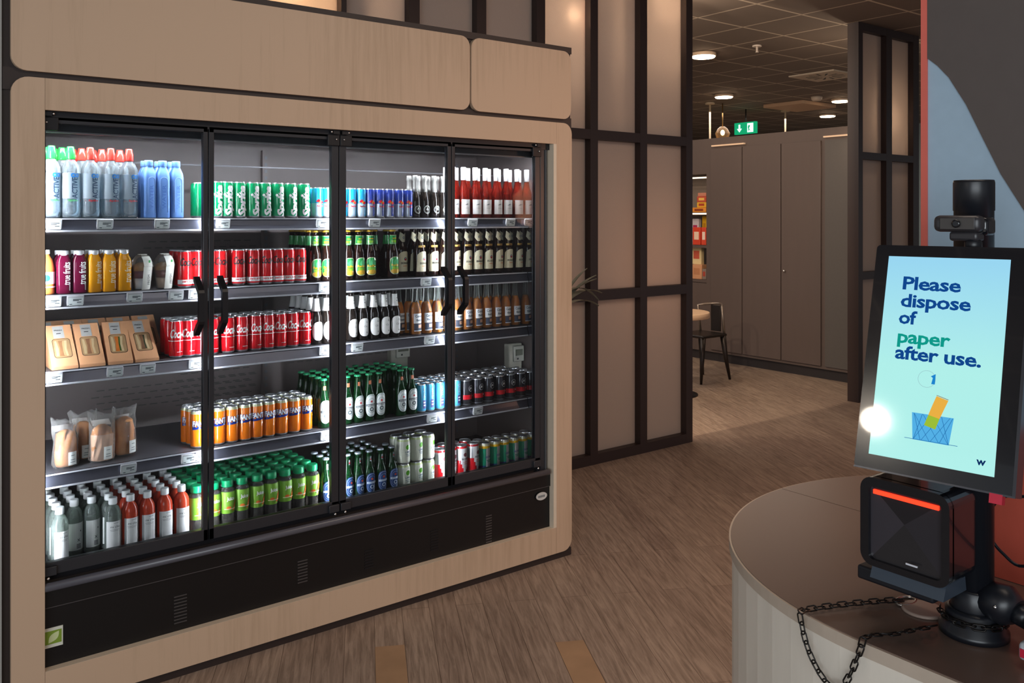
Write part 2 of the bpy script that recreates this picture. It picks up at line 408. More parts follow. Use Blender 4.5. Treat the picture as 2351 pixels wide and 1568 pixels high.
cbox('snack_box', 'red striped snack box near the top of the niche pile', 'box', 1600, 1621, 1.773, .065, 'c05038', .05, lid='f0c060')
cbox('snack_box', 'flat pinkish snack box on top of the niche pile', 'box', 1602, 1621, 1.839, .04, 'c8826a', .06)
cbox('snack_bag', 'red snack bag with a round cream badge on the niche middle shelf', 'bag', 1590, 1608, 1.286, .2, 'd8452a', .04, .06, 'f8d8c0')
cbox('snack_bag', 'red snack bag beside the yellow packet foot in the niche', 'bag', 1610, 1621, 1.286, .2, 'd84a30', .04, .06, 'f8e0d0')
cbox('snack_bag', 'white pouch standing behind the red bags in the niche', 'bag', 1588, 1604, 1.286, .30, 'e4e0ea', .14, .05, 'c03060')
cbox('snack_box', 'tall yellow packet behind the red bags in the niche', 'box', 1612, 1622, 1.286, .33, 'e8b818', .14, .05, 'c89010')
cbox('snack_box', 'cream and red cookie box on the niche lower shelf', 'box', 1588, 1610, 1.06, .21, 'f0dca8', .1, .05, 'd06048')
cbox('snack_box', 'kraft box under the cookie box in the niche', 'box', 1588, 1611, .896, .165, 'd8a078', .05, .12, 'c48860')
cbox('snack_box', 'grey tray pack beside the kraft box in the niche', 'box', 1612, 1621, .896, .12, '8a7a70', .05, .12, 'b04838')

# ---- ceiling fittings of the rear room
def downlight(px, py, label, strength_mat=M_DOWN):
    p = onZ(px, py, CEIL)
    r = thing('ceiling_downlight', label, 'ceiling light', (p.x, p.y, CEIL - .035), 'round downlights in the rear room')
    b = B(); b.lathe([(.125, 0), (.128, .02), (.128, .034)], mat('lamp_rim', 'd8c0a8', .4), 28, p - Vector((0, 0, .035))); part(r, 'rim', b)
    b = B(); b.lathe([(.112, -.012), (.12, -.002), (.12, .004)], strength_mat, 28, p - Vector((0, 0, .035))); part(r, 'diffuser', b)
downlight(1615, 122, 'glowing downlight nearest the steel partition end')
downlight(1662, 217, 'glowing downlight beyond the one nearest the partition end')
downlight(1930, 227, 'glowing downlight beside the narrow frosted partition')
downlight(1900, 262, 'glowing downlight farthest back, below the ceiling hatch')
def plate(name, label, cat, c, hw, hd, col, th=.02):
    r = thing(name, label, cat, (c.x, c.y, CEIL - th)); b = B()
    b.box((c.x - hw, c.y - hd, CEIL - th), (c.x + hw, c.y + hd, CEIL - .001), mat(cat + '_paint', col, .6), .003); part(r, 'plate', b); return r
c = onZ(1895, 172, CEIL)
r = plate('air_diffuser', 'square swirl air diffuser in the ceiling near the narrow partition', 'air vent', c, .3, .3, 'b8aa9a')
b = B()
for k in range(12):
    a = 2 * PI * k / 12; d = Vector((math.cos(a), math.sin(a), 0)); w = Vector((-d.y, d.x, 0)) * .014
    p0, p1 = c + d * .08, c + d * .22 + w * 2; z = CEIL - .0212
    b.faces([(p0.x - w.x * .4, p0.y - w.y * .4, z), (p0.x + w.x * .4, p0.y + w.y * .4, z), (p1.x + w.x, p1.y + w.y, z), (p1.x - w.x, p1.y - w.y, z)], [(0, 1, 2, 3)], M_BLK)
part(r, 'swirl_slots', b)
c = onZ(1836, 240, CEIL)
r = plate('ceiling_hatch', 'flat beige ceiling panel hanging beside the far downlights', 'ceiling panel', c, .42, .34, 'b89a80', .05)
c = onZ(1738, 104, CEIL)
r = thing('sprinkler_head', 'small white sprinkler head in the open ceiling', 'sprinkler', (c.x, c.y, CEIL - .07))
b = B(); b.lathe([(.045, .055), (.045, .069)], mat('sprinkler_white', 'd0c4ba', .4), 16, c - Vector((0, 0, .07))); part(r, 'rosette', b)
b = B(); b.lathe([(.018, 0), (.01, .012), (.012, .055)], mat('sprinkler_white', 'd0c4ba', .4), 12, c - Vector((0, 0, .07))); part(r, 'nozzle', b)
c = onZ(1875, 222, CEIL)
r = thing('smoke_detector', 'pale smoke detector beside the ceiling hatch', 'smoke detector', (c.x, c.y, CEIL - .06))
b = B(); b.lathe([(.05, 0), (.07, .02), (.08, .059)], mat('detector_white', 'c8b8a8', .5), 18, c - Vector((0, 0, .06))); part(r, 'body', b)
for px, py, ln, lb in ((1630, 235, .75, 'thin white rod hanging from the ceiling beside the pendant lamp'), (1803, 252, .5, 'thin white rod hanging below the ceiling hatch')):
    c = onZ(px, py, CEIL)
    r = thing('hanging_rod', lb, 'rod', (c.x, c.y, CEIL - ln), 'thin ceiling rods')
    b = B(); b.cyl((c.x, c.y, CEIL - ln), (c.x, c.y, CEIL - .02), .014, mat('rod_white', 'c8b8a0', .5), 10); part(r, 'rod', b)
    b = B(); b.lathe([(.07, 0), (.07, .029)], mat('rod_white', 'c8b8a0', .5), 16, c - Vector((0, 0, .03))); part(r, 'rosette', b)
# exit sign
pc = onX(1710, 294, 8.4)
r = thing('exit_sign', 'small lit green exit sign hanging below the ceiling', 'exit sign', pc - Vector((0, 0, .09)))
M_EX = emis('exit_green', '17a06a', 1.1); M_EXW = emis('exit_white', 'd8fff4', 1.6)
b = B(); b.box((8.40, pc.y - .20, pc.z - .09), (8.45, pc.y + .20, pc.z + .09), M_EX); part(r, 'sign_box', b)
b = B(); yy = pc.y + .1; zz = pc.z
b.prism([(yy - .014, zz + .06), (yy - .014, zz - .005), (yy - .045, zz - .005), (yy, zz - .06), (yy + .045, zz - .005), (yy + .014, zz - .005), (yy + .014, zz + .06)], 'x', 8.392, 8.399, M_EXW); part(r, 'arrow', b)
b = B(); yy = pc.y - .1
b.prism([(yy - .06, zz - .07), (yy + .05, zz - .07), (yy + .05, zz + .07), (yy - .06, zz + .07)], 'x', 8.394, 8.399, M_EXW)
b.prism([(yy - .02, zz - .06), (yy + .015, zz - .01), (yy - .005, zz + .03), (yy + .02, zz + .045), (yy + .035, zz + .01), (yy + .025, zz - .03), (yy + .03, zz - .065), (yy + .01, zz - .03)], 'x', 8.389, 8.393, M_EX); part(r, 'running_figure', b)
b = B(); b.cyl((8.425, pc.y, pc.z + .09), (8.425, pc.y, CEIL), .01, M_BLK, 8); part(r, 'hanger', b)
pc = onX(1659, 300, 7.6)
r = thing('pendant_lamp', 'small pendant bulb lamp hanging beside the exit sign', 'pendant lamp', pc - Vector((0, 0, .14)))
b = B(); b.lathe([(.03, 0), (.09, .03), (.11, .1), (.07, .17), (.03, .2)], glassy('lamp_globe', 'ffe8c8', '6a5a48', .7, .1), 16, pc - Vector((0, 0, .14))); part(r, 'lamp_shade', b)
b = B(); b.sphere(pc - Vector((0, 0, .03)), .03, emis('bulb_glow', 'ffdca0', 14.), 10, 1.4); part(r, 'bulb', b)
b = B(); b.cyl(pc + Vector((0, 0, .05)), (pc.x, pc.y, CEIL), .008, mat('brass', '9a7a4a', .35, metal=.8), 8); part(r, 'cord', b)
# globe lamps behind frosted glass; the last pair is added to brighten its panes
for x, y, z, e, lb in ((.985, 1.24, 2.90, 210., 'round lamp glowing through the frosted glass above the fridge corner'), (1.86, 1.36, 3.10, 90., 'round lamp glowing dimly through the last frosted pane'), (-.95, 1.30, 2.78, 190., 'added unseen round lamp brightening the pale glass panel above the fridge'), (4.86, 1.36, 2.5, 24., 'added unseen round lamp brightening the narrow frosted panes')):
    r = thing('globe_lamp', lb, 'lamp', (x, y, z - .05), 'round lamps behind the frosted glass')
    b = B(); b.sphere((x, y, z), .05, emis('globe_glow', 'ffd6a8', 12.), 16); part(r, 'globe', b)
    b = B(); b.cyl((x, y, z + .045), (x, y, CEIL), .006, M_BLK, 8); part(r, 'cord', b)
    l = bpy.data.lights.new('globe_light', 'POINT'); l.energy = e; l.color = (1., .78, .56); l.shadow_soft_size = .05
    o = bpy.data.objects.new('globe_light', l); COL.objects.link(o); o.location = (x, y - .056, z)
# ---- bistro table and chair
tc = Vector((3.22, 2.25, 0))
r = thing('bistro_table', 'round pale bistro table half hidden by the steel partition', 'table', tc)
b = B(); b.lathe([(.30, .70), (.305, .705), (.305, .745), (.30, .75)], mat('table_pale', 'd8b898', .4), 36, tc); part(r, 'table_top', b)
b = B(); b.cyl(tc + Vector((0, 0, .02)), tc + Vector((0, 0, .70)), .035, M_BLK, 14); part(r, 'pedestal', b)
b = B(); b.lathe([(.2, 0), (.2, .012), (.04, .03)], M_BLK, 24, tc); part(r, 'base', b)
M_CH = mat('chair_metal', '2c2624', .35, metal=.4)
r = thing('bistro_chair', 'dark metal bistro chair with a curved rail back at the pale table', 'chair', (3.98, 2.58, 0))
sx0, sx1, sy0, sy1 = 3.80, 4.16, 2.42, 2.76
b = B(); b.box((sx0, sy0, .43), (sx1, sy1, .46), M_CH, .012); part(r, 'seat', b)
for lx, ly, ox, oy in ((sx0 + .03, sy0 + .03, -.06, -.03), (sx1 - .03, sy0 + .03, .07, -.03), (sx0 + .03, sy1 - .03, -.06, .03), (sx1 - .03, sy1 - .03, .07, .03)):
    b = B(); b.tube([(lx, ly, .44), (lx + ox * .4, ly + oy * .4, .22), (lx + ox, ly + oy, 0)], .02, M_CH, 8, rad=[.03, .022, .012]); part(r, 'leg', b)
pts = [(sx1 - .02, sy0 + .02, .44)] + [(4.10 + .14 * math.sin(PI * k / 8), 2.44 + .30 * k / 8, .72 + .015 * math.sin(PI * k / 8)) for k in range(9)] + [(sx1 - .02, sy1 - .02, .44)]
b = B(); b.tube(pts, .012, mat('chair_rail', '8a8078', .3, metal=.6), 8); part(r, 'back_rail', b)
b = B(); b.box((4.20, 2.54, .46), (4.215, 2.66, .72), M_CH, .004); part(r, 'backrest', b)

# ---- potted plant behind the fridge side
pc = Vector((.50, .80, 0)); ML = mat('leaf_dull', '989a8a', .45, var=.2); 
r = thing('potted_plant', 'leafy plant peeping out behind the right end of the fridge cabinet', 'plant', pc)
b = B(); b.lathe([(.10, 0), (.14, .30), (.15, .32), (.13, .32), (.125, .28)], mat('pot_grey', '55504c', .6), 24, pc); part(r, 'pot', b)
b = B(); b.tube([pc + Vector((0, 0, .28)), pc + Vector((.02, 0, .7)), pc + Vector((.16, .02, 1.12))], .014, mat('stem_brown', '4c4030', .7), 8); part(r, 'stem', b)
b = B()
def leaf(base, tip, w, droop):
    base, tip = Vector(base), Vector(tip); d = tip - base; side = d.cross(Vector((0, 0, 1))).normalized() * w; L_, R_ = [], []
    n = 8; vs = []
    for i in range(n + 1):
        t = i / n; p = base + d * t + Vector((0, 0, droop * math.sin(PI * t))); ww = math.sin(PI * min(1, t * .93 + .05)) ** .8
        vs += [p - side * ww, p + Vector((0, 0, -.006)), p + side * ww]
    fs = []
    for i in range(n): fs += [(3 * i, 3 * i + 1, 3 * i + 4, 3 * i + 3), (3 * i + 1, 3 * i + 2, 3 * i + 5, 3 * i + 4)]
    b.faces(vs, fs, ML, True)
top = pc + Vector((.16, .02, 1.12))
for tip, w, dr in (((.985, .84, 1.135), .03, .05), ((.975, .86, 1.055), .028, .035), ((.90, .80, 1.25), .018, .02), ((.88, .86, 1.29), .014, .02), ((.93, .83, 1.225), .016, .02), ((.50, .9, 1.4), .03, .04), ((.45, .7, 1.2), .03, .05), ((.62, .95, 1.35), .03, .03), ((.90, .78, 1.10), .03, .05)):
    leaf(top + Vector((random.uniform(-.02, .02), 0, random.uniform(-.05, .04))), tip, w, dr)
part(r, 'leaves', b)

# ================================================================== oak cabinet surround
r = thing('fridge_surround', 'oak veneer cabinet surround with dark joints framing the drinks fridge', 'cabinet', (-1.16, .4, 0))
FX0, FX1 = -2.323, -.003
b = B()
b.box((-2.345, .022, 0), (FX0 + .02, .86, 2.405), M_CARC); b.box((-.022, .022, 0), (.006, .86, 2.405), M_CARC)
b.box((-2.345, .012, 2.375), (.006, .86, 2.405), M_CARC); b.box((-2.345, .014, 2.0), (.006, .86, 2.07), M_CARC)
b.box((FX0, .012, 0), (.004, .06, .035), M_CARC); b.box((-2.3, .84, 0), (0, .86, 2.4), M_CARC)
b.box((-2.3, .02, 2.06), (0, .03, 2.38), M_CARC)
part(r, 'carcass', b)
OX0, OX1, OZ0, OZ1 = -2.228, -.115, .153, 1.942
ZT = 2.043
def slab(name, outline, d=.02, edge=None):
    b = B(); b.prism(outline, 'y', 0, d, M_OAK); part(r, name, b)
slab('stile', rrect(FX0, .032, OX0 - .0008, ZT, .05, 'ad'))
slab('stile', rrect(OX1 + .018, .032, FX1, ZT, .05, 'bc'))
slab('top_rail', [(OX0, OZ1), (OX1 + .017, OZ1), (OX1 + .017, ZT), (OX0, ZT)])
slab('bottom_rail', [(OX0, .032), (OX1 + .017, .032), (OX1 + .017, OZ0), (OX0, OZ0)])
b = B(); b.box((OX1, .0, OZ0), (OX1 + .0175, .05, OZ1), M_EDGE); b.box((OX0, .0005, OZ0 - .004), (OX1, .05, OZ0 + .0005), M_EDGE); part(r, 'edge_lipping', b)
slab('upper_panel', rrect(FX0, 2.062, -.588, 2.381, .045)); slab('upper_panel', rrect(-.580, 2.062, FX1 - .005, 2.381, .045))

# ================================================================== the drinks fridge
fr = thing('drinks_fridge', 'black four-door glass fridge with five lit levels of drinks and snacks', 'fridge', (-1.16, .4, .16))
IX0, IX1, YB = -2.262, -.060, .70
b = B()
b.box((IX0 - .02, .05, .40), (IX0, .74, 1.94), M_INN); b.box((IX1, .05, .40), (IX1 + .02, .74, 1.94), M_INN)
b.box((IX0, YB, .40), (IX1, .74, 1.94), M_INN); b.box((IX0, .06, 1.93), (IX1, .74, 1.945), M_INN)
part(fr, 'liner', b)
M_SLOT = mat('slot_shadow', '4c4848', .6)
for xa, xb, z0, nr in ((-1.62, -1.30, .80, 7), (-1.12, -.55, .93, 5), (-1.75, -1.30, 1.47, 2), (-1.95, -1.30, .82, 4)):
    b = B()
    for i in range(nr):
        x = xa + (i % 2) * .02
        while x < xb:
            b.box((x, YB - .0015, z0 + i * .026), (x + .03, YB - .0005, z0 + i * .026 + .004), M_SLOT); x += .045
    part(fr, 'vent_grille', b)
for sx in (-1.232, -.20):
    b = B(); b.box((sx - .015, YB - .02, .45), (sx + .015, YB, 1.9), M_INN)
    z = .48
    while z < 1.88: b.box((sx - .006, YB - .0212, z), (sx + .006, YB - .0202, z + .014), mat('slot_bright', '6c6c70', .4, metal=.4)); z += .03
    part(fr, 'shelf_upright', b)
DECK = .4425
b = B(); b.box((IX0, .06, .41), (IX1, YB, DECK), mat('deck_black', '232225', .22, coat=.3)); part(fr, 'deck', b)
b = B(); b.box((IX0, .080, 1.880), (IX1, .105, 1.905), M_FRAME); b.box((IX0, .070, 1.877), (IX1, .080, 1.882), mat('lip_grey', '8a8a8c', .3, metal=.6)); b.box((IX0, .06, 1.905), (IX1, .4, 1.918), M_INN)
b.box((IX0, .40, 1.805), (IX1, .405, 1.810), mat('lip_dark', '58585c', .4, metal=.4)); part(fr, 'canopy', b)
b = B(); b.box((IX0, .11, 1.893), (IX1, .14, 1.899), M_LED); part(fr, 'led_strip', b)
for x, w, ml in ((-1.178, .018, M_LED), (-.128, .018, M_LED), (-2.235, .018, M_LED), (-1.690, .009, M_LEDFILL), (-.650, .009, M_LEDFILL)):  # narrow strips at the inner door joints are added to brighten the goods
    b = B(); b.box((x - w, .058, .46), (x + w, .062, 1.88), M_FRAME); b.box((x - w * .65, .0625, .48), (x + w * .65, .066, 1.86), ml); part(fr, 'led_strip', b)
# shelves with price rails and tags
SH = {1: 1.597, 2: 1.343, 3: 1.092, 4: .754}
TAGS = {1: [122, 241, 372, 512, 740, 860, 1085, 1172, 1214], 2: [122, 173, 309, 404, 449, 746, 978], 3: [124, 264, 339, 450, 747, 820, 986], 4: [295, 433, 459, 750, 992, 1097]}
M_TAGF = mat('tag_frame', 'd6d8dc', .35); M_TAGS = mat('tag_screen', 'e4ecea', .4); M_TAGI = mat('tag_ink', '4a5258', .6)
def tag_mesh():
    b = B()
    b.box((-.026, -.008, -.020), (.026, 0, .020), M_TAGF, .002)
    b.box((-.021, -.0092, -.013), (.023, -.008, .014), M_TAGS)
    for z, x0, x1 in ((.008, -.008, .018), (.004, -.008, .010), (-.002, .004, .018), (-.008, -.018, -.010)): b.box((x0, -.0098, z - .0012), (x1, -.0092, z + .0012), M_TAGI)
    b.box((-.026, -.0086, -.02), (-.0225, -.0076, .02), M_WHITE)
    return b.mesh('price_tag')
TAG = tag_mesh()
for s, z in SH.items():
    b = B(); b.box((IX0 + .005, .11, z - .018), (IX1 - .005, .60, z), M_SHELF)
    sh = part(fr, 'shelf', b)
    for xa, xb in ((IX0 + .005, -1.192), (-1.184, -.196), (-.190, IX1 - .005)):
        b = B(); P = [(.108, z - .0005), (.100, z - .0005), (.097, z - .004), (.101, z - .008), (.094, z - .026), (.088, z - .040), (.088, z - .046), (.108, z - .046)]
        b.prism(P, 'x', xa, xb, M_RAIL); b.box((xa, .0865, z - .0455), (xb, .0885, z - .0395), M_RAILT); b.box((xa, .0955, z - .0045), (xb, .0985, z), M_RAILT)
        rl = part(sh, 'price_rail', b)
    for px in TAGS[s]:
        o = link('price_tag', TAG); o.parent = sh; o.location = (wx(px, .09), .0955, z - .0225); o.rotation_euler = (.21, 0, 0)
# lower front
b = B(); b.box((OX0, .03, OZ0 - .02), (OX1, .06, .40), M_BLK2); b.box((OX0, .024, .345), (OX1, .03, .40), M_BLK2); b.box((OX0, .0235, .344), (OX1, .03, .3465), mat('groove_grey', '4a4648', .3)); part(fr, 'kick_panel', b)
b = B(); b.tube([(OX0, .012, .4165), (OX1 - .02, .012, .4165)], .0135, mat('bumper_grey', '55535a', .3), 12); part(fr, 'bumper_rail', b)
M_VENT = mat('vent_glint', '6f7074', .25, metal=.8)
for x, z0, n, w in ((-1.345, .205, 8, .02), (-1.80, .18, 9, .022), (-.467, .16, 11, .016), (-1.06, .19, 7, .02), (-.75, .19, 8, .02)):
    b = B()
    for i in range(n): b.box((x - w, .0275, z0 + i * .0115), (x + w, .030, z0 + i * .0115 + .0042), M_VENT if x in (-1.345, -.467, -1.80) else M_BLK)
    part(fr, 'vent_grille', b)
b = B(); b.prism(disc_pts(.032, -.170, .308, 28, .56), 'y', .020, .0235, mat('badge_white', 'c9c9c6', .4), True)
for k in range(5): b.box((-.19 + k * .008, .019, .303), (-.186 + k * .008, .0201, .313), M_TAGI)
part(fr, 'maker_badge', b, 'white oval badge')
b = B(); b.box((-2.226, .0275, .215), (-2.172, .0295, .278), mat('sticker_white', 'd5d8cc', .5)); b.box((-2.226, .0268, .226), (-2.176, .0276, .268), mat('sticker_green', '7d9a32', .5))
lf = [(-2.214 + .030 * t + .010 * math.sin(PI * t) * sgn, .230 + .034 * t - .006 * math.sin(PI * t) * sgn) for sgn, ts in ((1, [i / 8 for i in range(9)]), (-1, [1 - i / 8 for i in range(1, 8)])) for t in ts]
b.prism(lf, 'y', .0262, .0269, mat('sticker_leaf', 'c9d6a0', .5)); part(fr, 'leaf_sticker', b, 'white sticker with a green leaf')
# header and jambs
b = B(); b.box((OX0, .03, 1.915), (OX1, .058, 1.945), mat('header_black', '1c1c20', .35)); part(fr, 'header', b)
b = B(); b.box((-.168, .035, .40), (-.140, .10, 1.945), M_FRAME, .004); b.box((-.136, .045, .40), (-.118, .11, 1.945), M_BLK); b.box((-.1365, .03, .42), (-.134, .05, 1.93), mat('jamb_line', '8a8a8c', .3, metal=.5)); part(fr, 'jamb', b)
# doors
DOORS = [(-2.236, -1.7035, .012, .017, 'r'), (-1.7005, -1.1935, .019, .030, 'l'), (-1.1905, -.6645, .030, .019, 'r'), (-.6615, -.172, .017, .030, 'l')]
DZ0, DZ1 = .447, 1.925
for (x0, x1, sl, sr, hs) in DOORS:
    b = B(); y0, y1 = .030, .055
    b.box((x0, y0, DZ0), (x0 + sl, y1, DZ1), M_FRAME, .002); b.box((x1 - sr, y0, DZ0), (x1, y1, DZ1), M_FRAME, .002)
    b.box((x0, y0, DZ0), (x1, y1, DZ0 + .040), M_FRAME, .002); b.box((x0, y0, DZ1 - .022), (x1, y1, DZ1), M_FRAME, .002)
    d = part(fr, 'door', b)
    b = B(); b.box((x0 + .004, .038, DZ0 + .03), (x1 - .004, .046, DZ1 - .016), M_GLASS); part(d, 'glass_pane', b)
    hx = x1 - .040 if hs == 'r' else x0 + .040
    b = B(); hw = .010
    pr = [(.036, 1.39), (.028, 1.39), (-.022, 1.345), (-.026, 1.335), (-.026, 1.235), (-.022, 1.225), (.028, 1.18), (.036, 1.18), (.036, 1.198), (-.008, 1.236), (-.010, 1.242), (-.010, 1.328), (-.008, 1.334), (.036, 1.372)]
    b.prism(pr, 'x', hx - hw, hx + hw, M_BLK); part(d, 'handle', b)
    hgx = x0 if hs == 'r' else x1; sg = 1 if hs == 'r' else -1
    b = B(); b.box((hgx, .020, DZ1 - .045), (hgx + sg * .05, .032, DZ1 - .003), M_BLK, .002); b.box((hgx + sg * .004, .012, DZ1), (hgx + sg * .03, .03, DZ1 + .014), M_BLK)
    b.sphere((hgx + sg * .035, .018, DZ1 + .008), .005, M_CHROME, 8); b.sphere((hgx + sg * .015, .018, DZ1 - .02), .004, M_CHROME, 8)
    part(d, 'hinge', b)
    b = B(); b.box((hgx + sg * .002, .018, DZ0 + .001), (hgx + sg * .045, .032, DZ0 + .03), M_FRAME, .002); b.sphere((hgx + sg * .02, .02, DZ0 - .006), .006, M_CHROME, 8); part(d, 'bottom_pivot', b)
# thermometers on the back wall of the fridge
def thermo(px, pz, label, w=.085, h=.1, yb=.70):
    x = wx(px, yb - .045); z = pz
    r = thing('fridge_thermometer', label, 'thermometer', (x, yb - .04, z))
    b = B(); b.box((x - w / 2 - .012, yb - .04, z - .05), (x + w / 2, yb, z + h), mat('thermo_grey', 'aaa79a', .5), .005)
    if yb < .6: b.box((x + w / 2 - .01, yb - .02, z + .06), (IX1, yb - .005, z + .08), M_INN)
    part(r, 'body', b)
    b = B(); b.box((x - w / 2 + .012, yb - .052, z + .012), (x + w / 2 + .004, yb - .038, z + h - .012), mat('thermo_plate', 'c2c0b4', .5), .003); part(r, 'face_plate', b)
    b = B(); b.box((x - w / 2 + .022, yb - .054, z + .042), (x + w / 2 - .006, yb - .051, z + h - .028), mat('thermo_lcd', '6f7264', .3)); part(r, 'display', b)
    b = B(); b.box((x - .004, yb - .0535, z + .022), (x + .004, yb - .052, z + .030), M_INK); part(r, 'button', b)
thermo(1187, .880, 'grey thermometer mounted above the back rows of the dark cans', .07, .1, .33)
thermo(921, .895, 'grey thermometer on the fridge back panel above the green beer bottles')

# ================================================================== products
ORD = ['first', 'second', 'third', 'fourth', 'fifth', 'sixth', 'seventh', 'eighth', 'ninth', 'tenth', 'eleventh', 'twelfth']
KIND = {}
def decal(items, r, z, ang=0., sup=0.):
    """items: (flat mesh, material, rotate) laid one over the other on a round body"""
    b = B()
    for k, it in enumerate(items):
        bm, m = it[0], it[1]; rot = len(it) > 2 and it[2]; dz = it[3] if len(it) > 3 else 0; da = it[4] if len(it) > 4 else 0
        w = wrap(bm, r, z + dz, ang + da, .0006 + .00025 * k, rot, sup); b.add(w, m); w.free()
    return b.mesh('print', fix=False)
def kind(key, objname, cat, parts): KIND[key] = (objname, cat, parts)
def place(key, x, y, z, label, group, rz=0., full=True):
    objname, cat, parts = KIND[key]
    r = thing(objname, label, cat, (x, y, z), group, rz)
    for pn, me, fo in parts:
        if fo and not full: continue
        o = link(pn, me); o.parent = r
    return r
def can_parts(r, h, body, deco=None, fn=None, rim=M_SILV, topm=None, seg=22, nz=1):
    b = B(); mid = [(r, .008 + (h - .020) * i / nz, body) for i in range(1, nz + 1)]
    b.lathe([(r * .78, .0015, rim), (r * .82, 0, rim), (r * .90, .003, rim), (r, .008, rim)] + mid + [(r * .88, h - .004, topm or body), (r * .88, h - .001, rim), (r * .86, h, rim)], body, seg, fn=None if not fn else (lambda t, z: fn(t, z) if .008 < z < h - .012 else (rim if z < .008 or z > h - .004 else (topm or body))), cap=False)
    me = b.mesh('can_body'); b = B()
    b.lathe([(r * .86, h - .0002), (r * .82, h - .003), (r * .30, h - .0034), (.0005, h - .0034)], M_LID, 18, cap=False)
    b.prism([(u, v - r * .15) for u, v in disc_pts(r * .3, 0, 0, 10, 1.5)], 'z', h - .0033, h - .0022, M_SILV)
    out = [('can_body', me, False), ('lid', b.mesh('lid'), False)]
    if deco: out.append(('lettering', deco, True))
    return out
M_LID = mat('can_lid', 'b9bcc0', .3, metal=.7)
def bottle_mesh(prof, m, seg=20, sup=0., mlist=None):
    b = B(); b.lathe(prof, m, seg, sup=sup); return b.mesh('bottle')
def beer_prof(r, h, n=.0105, sh=.52):
    return [(r * .86, 0), (r, .005), (r, h * sh), (r * .95, h * (sh + .05)), (r * .72, h * (sh + .12)), (n * 1.35, h * (sh + .20)), (n * 1.12, h * (sh + .30)), (n, h * .93), (n * 1.14, h * .935), (n * 1.14, h * .958), (n, h * .965), (n, h * .985)]
def crown(h, n, m):
    b = B(); b.lathe([(n * 1.35, h * .965), (n * 1.38, h * .972), (n * 1.2, h * .998), (n * .9, h)], m, 16); return b.mesh('crown_cap')
def shaded(name, c): return mat(name, c, .16, spec=.7, var=.04, coat=.3)

# --- top shelf
M_CLR = glassy('clear_plastic', 'f1f6f8', 'dfe8ec', .86, .04, .05)
M_WATER = glassy('water_tint', 'f0f8fc', 'd8ecf8', .90, .05)
for key, capc, txt in (('active_green', '35d455', '58c070'), ('active_red', 'f04438', 'e03038')):
    r, h = .0300, .243; mcap = shaded('cap_' + key, capc)
    bd = bottle_mesh([(.020, .003), (.024, 0), (.0285, .006), (.0300, .022), (.0288, .040), (.0292, .060), (r, .075), (r, .150), (.0292, .160), (.0285, .170), (.021, .187), (.0135, .196), (.0125, .206)], M_CLR, 24)
    b = B(); b.lathe([(.0142, .199), (.0152, .202), (.0148, .224), (.0128, .229), (.0120, .238), (.0105, .242), (.004, .243)], mcap, 18); cp = b.mesh('sports_cap')
    b = B(); b.lathe([(.022, .008), (.0272, .024), (.0270, .060), (.0275, .148), (.0268, .152)], M_WATER, 20); wt = b.mesh('water')
    b = B(); b.lathe([(.0303, .066), (.0303, .152)], glassy('film_label', 'eef6fb', 'dcecf6', .66, .2), 24, cap=False); lb = b.mesh('film_label')
    de = decal([(text_bm('ACTIVE', width=.072, height=.019, bold=.02), mat('navy_ink', '1c3a55', .5), True, -.006, .38), (ring_bm(.0035, .0078, -.005, 0), mat('blue_ink', '1f7cc8', .5), False, .036, .38),
                (ring_bm(.003, .0068, .007, -.002), mat('blue_ink', '1f7cc8', .5), False, .038, .38), (text_bm('2', height=.007, bold=.03), mat('blue_ink', '1f7cc8', .5), False, .033, .62),
                (text_bm('hydro', width=.030, height=.009, bold=.03), mat('ink_' + txt, txt, .5), False, -.049, .22)], .0303, .108)
    kind(key, 'water_bottle', 'bottle', [('bottle', bd, False), ('water', wt, False), ('sports_cap', cp, False), ('film_label', lb, True), ('lettering', de, True)])
M_BLUE = mat('blue_bottle', '6f9fe8', .45, var=.03); M_BLUE2 = mat('blue_bottle_raised', '8fb8f4', .4)
bd = bottle_mesh([(.0205, 0), (.0225, .004), (.0225, .145), (.0205, .160), (.0150, .174), (.0120, .182), (.0115, .190)], M_BLUE, 28, 4.5)
b = B(); b.lathe([(.0140, .183), (.0150, .186), (.0150, .201), (.0135, .205)], M_BLUE, 18); cp = b.mesh('cap')
ar = [(-.013, -.05), (-.013, .062)] + [(-.013 + .013 * (1 - math.cos(PI * k / 8)), .062 + .013 * math.sin(PI * k / 8)) for k in range(1, 8)] + [(.013, .062), (.013, -.05)]
b = B(); b.tube([(u, -.0226, .07 + v) for u, v in ar], .0011, M_BLUE2, 6)
t = text_bm('WATER', width=.085, height=.013, bold=.01); bmesh.ops.rotate(t, verts=t.verts, cent=(0, 0, 0), matrix=Matrix.Rotation(PI / 2, 3, 'Z')); bmesh.ops.rotate(t, verts=t.verts, cent=(0, 0, 0), matrix=Matrix.Rotation(PI / 2, 3, 'X')); bmesh.ops.translate(t, verts=t.verts, vec=(0, -.0229, .075)); b.add(t, mat('blue_emboss', '4a78cc', .5)); t.free()
kind('blue', 'water_bottle', 'bottle', [('bottle', bd, False), ('cap', cp, False), ('embossing', b.mesh('embossing', False), True)])
M_SPR = shaded('green_print', '00955c')
de = decal([(text_bm('Sprite', width=.116, height=.038, bold=.045, shear=.2), M_WHITE, True, -.002, .25), (poly_bm(disc_pts(.005)), M_WHITE, False, .022, -.55)], .0253, .066)
kind('sprite', 'drink_can', 'can', can_parts(.0253, .136, M_SPR, de))
M_RBB = shaded('energy_blue', '2a3f9e'); M_RBS = mat('energy_silver', 'c3cbd8', .3, metal=.5); M_RBC = shaded('energy_cyan', '1f9fd0'); M_RBL = mat('energy_light', 'b8d4e4', .35, metal=.3)
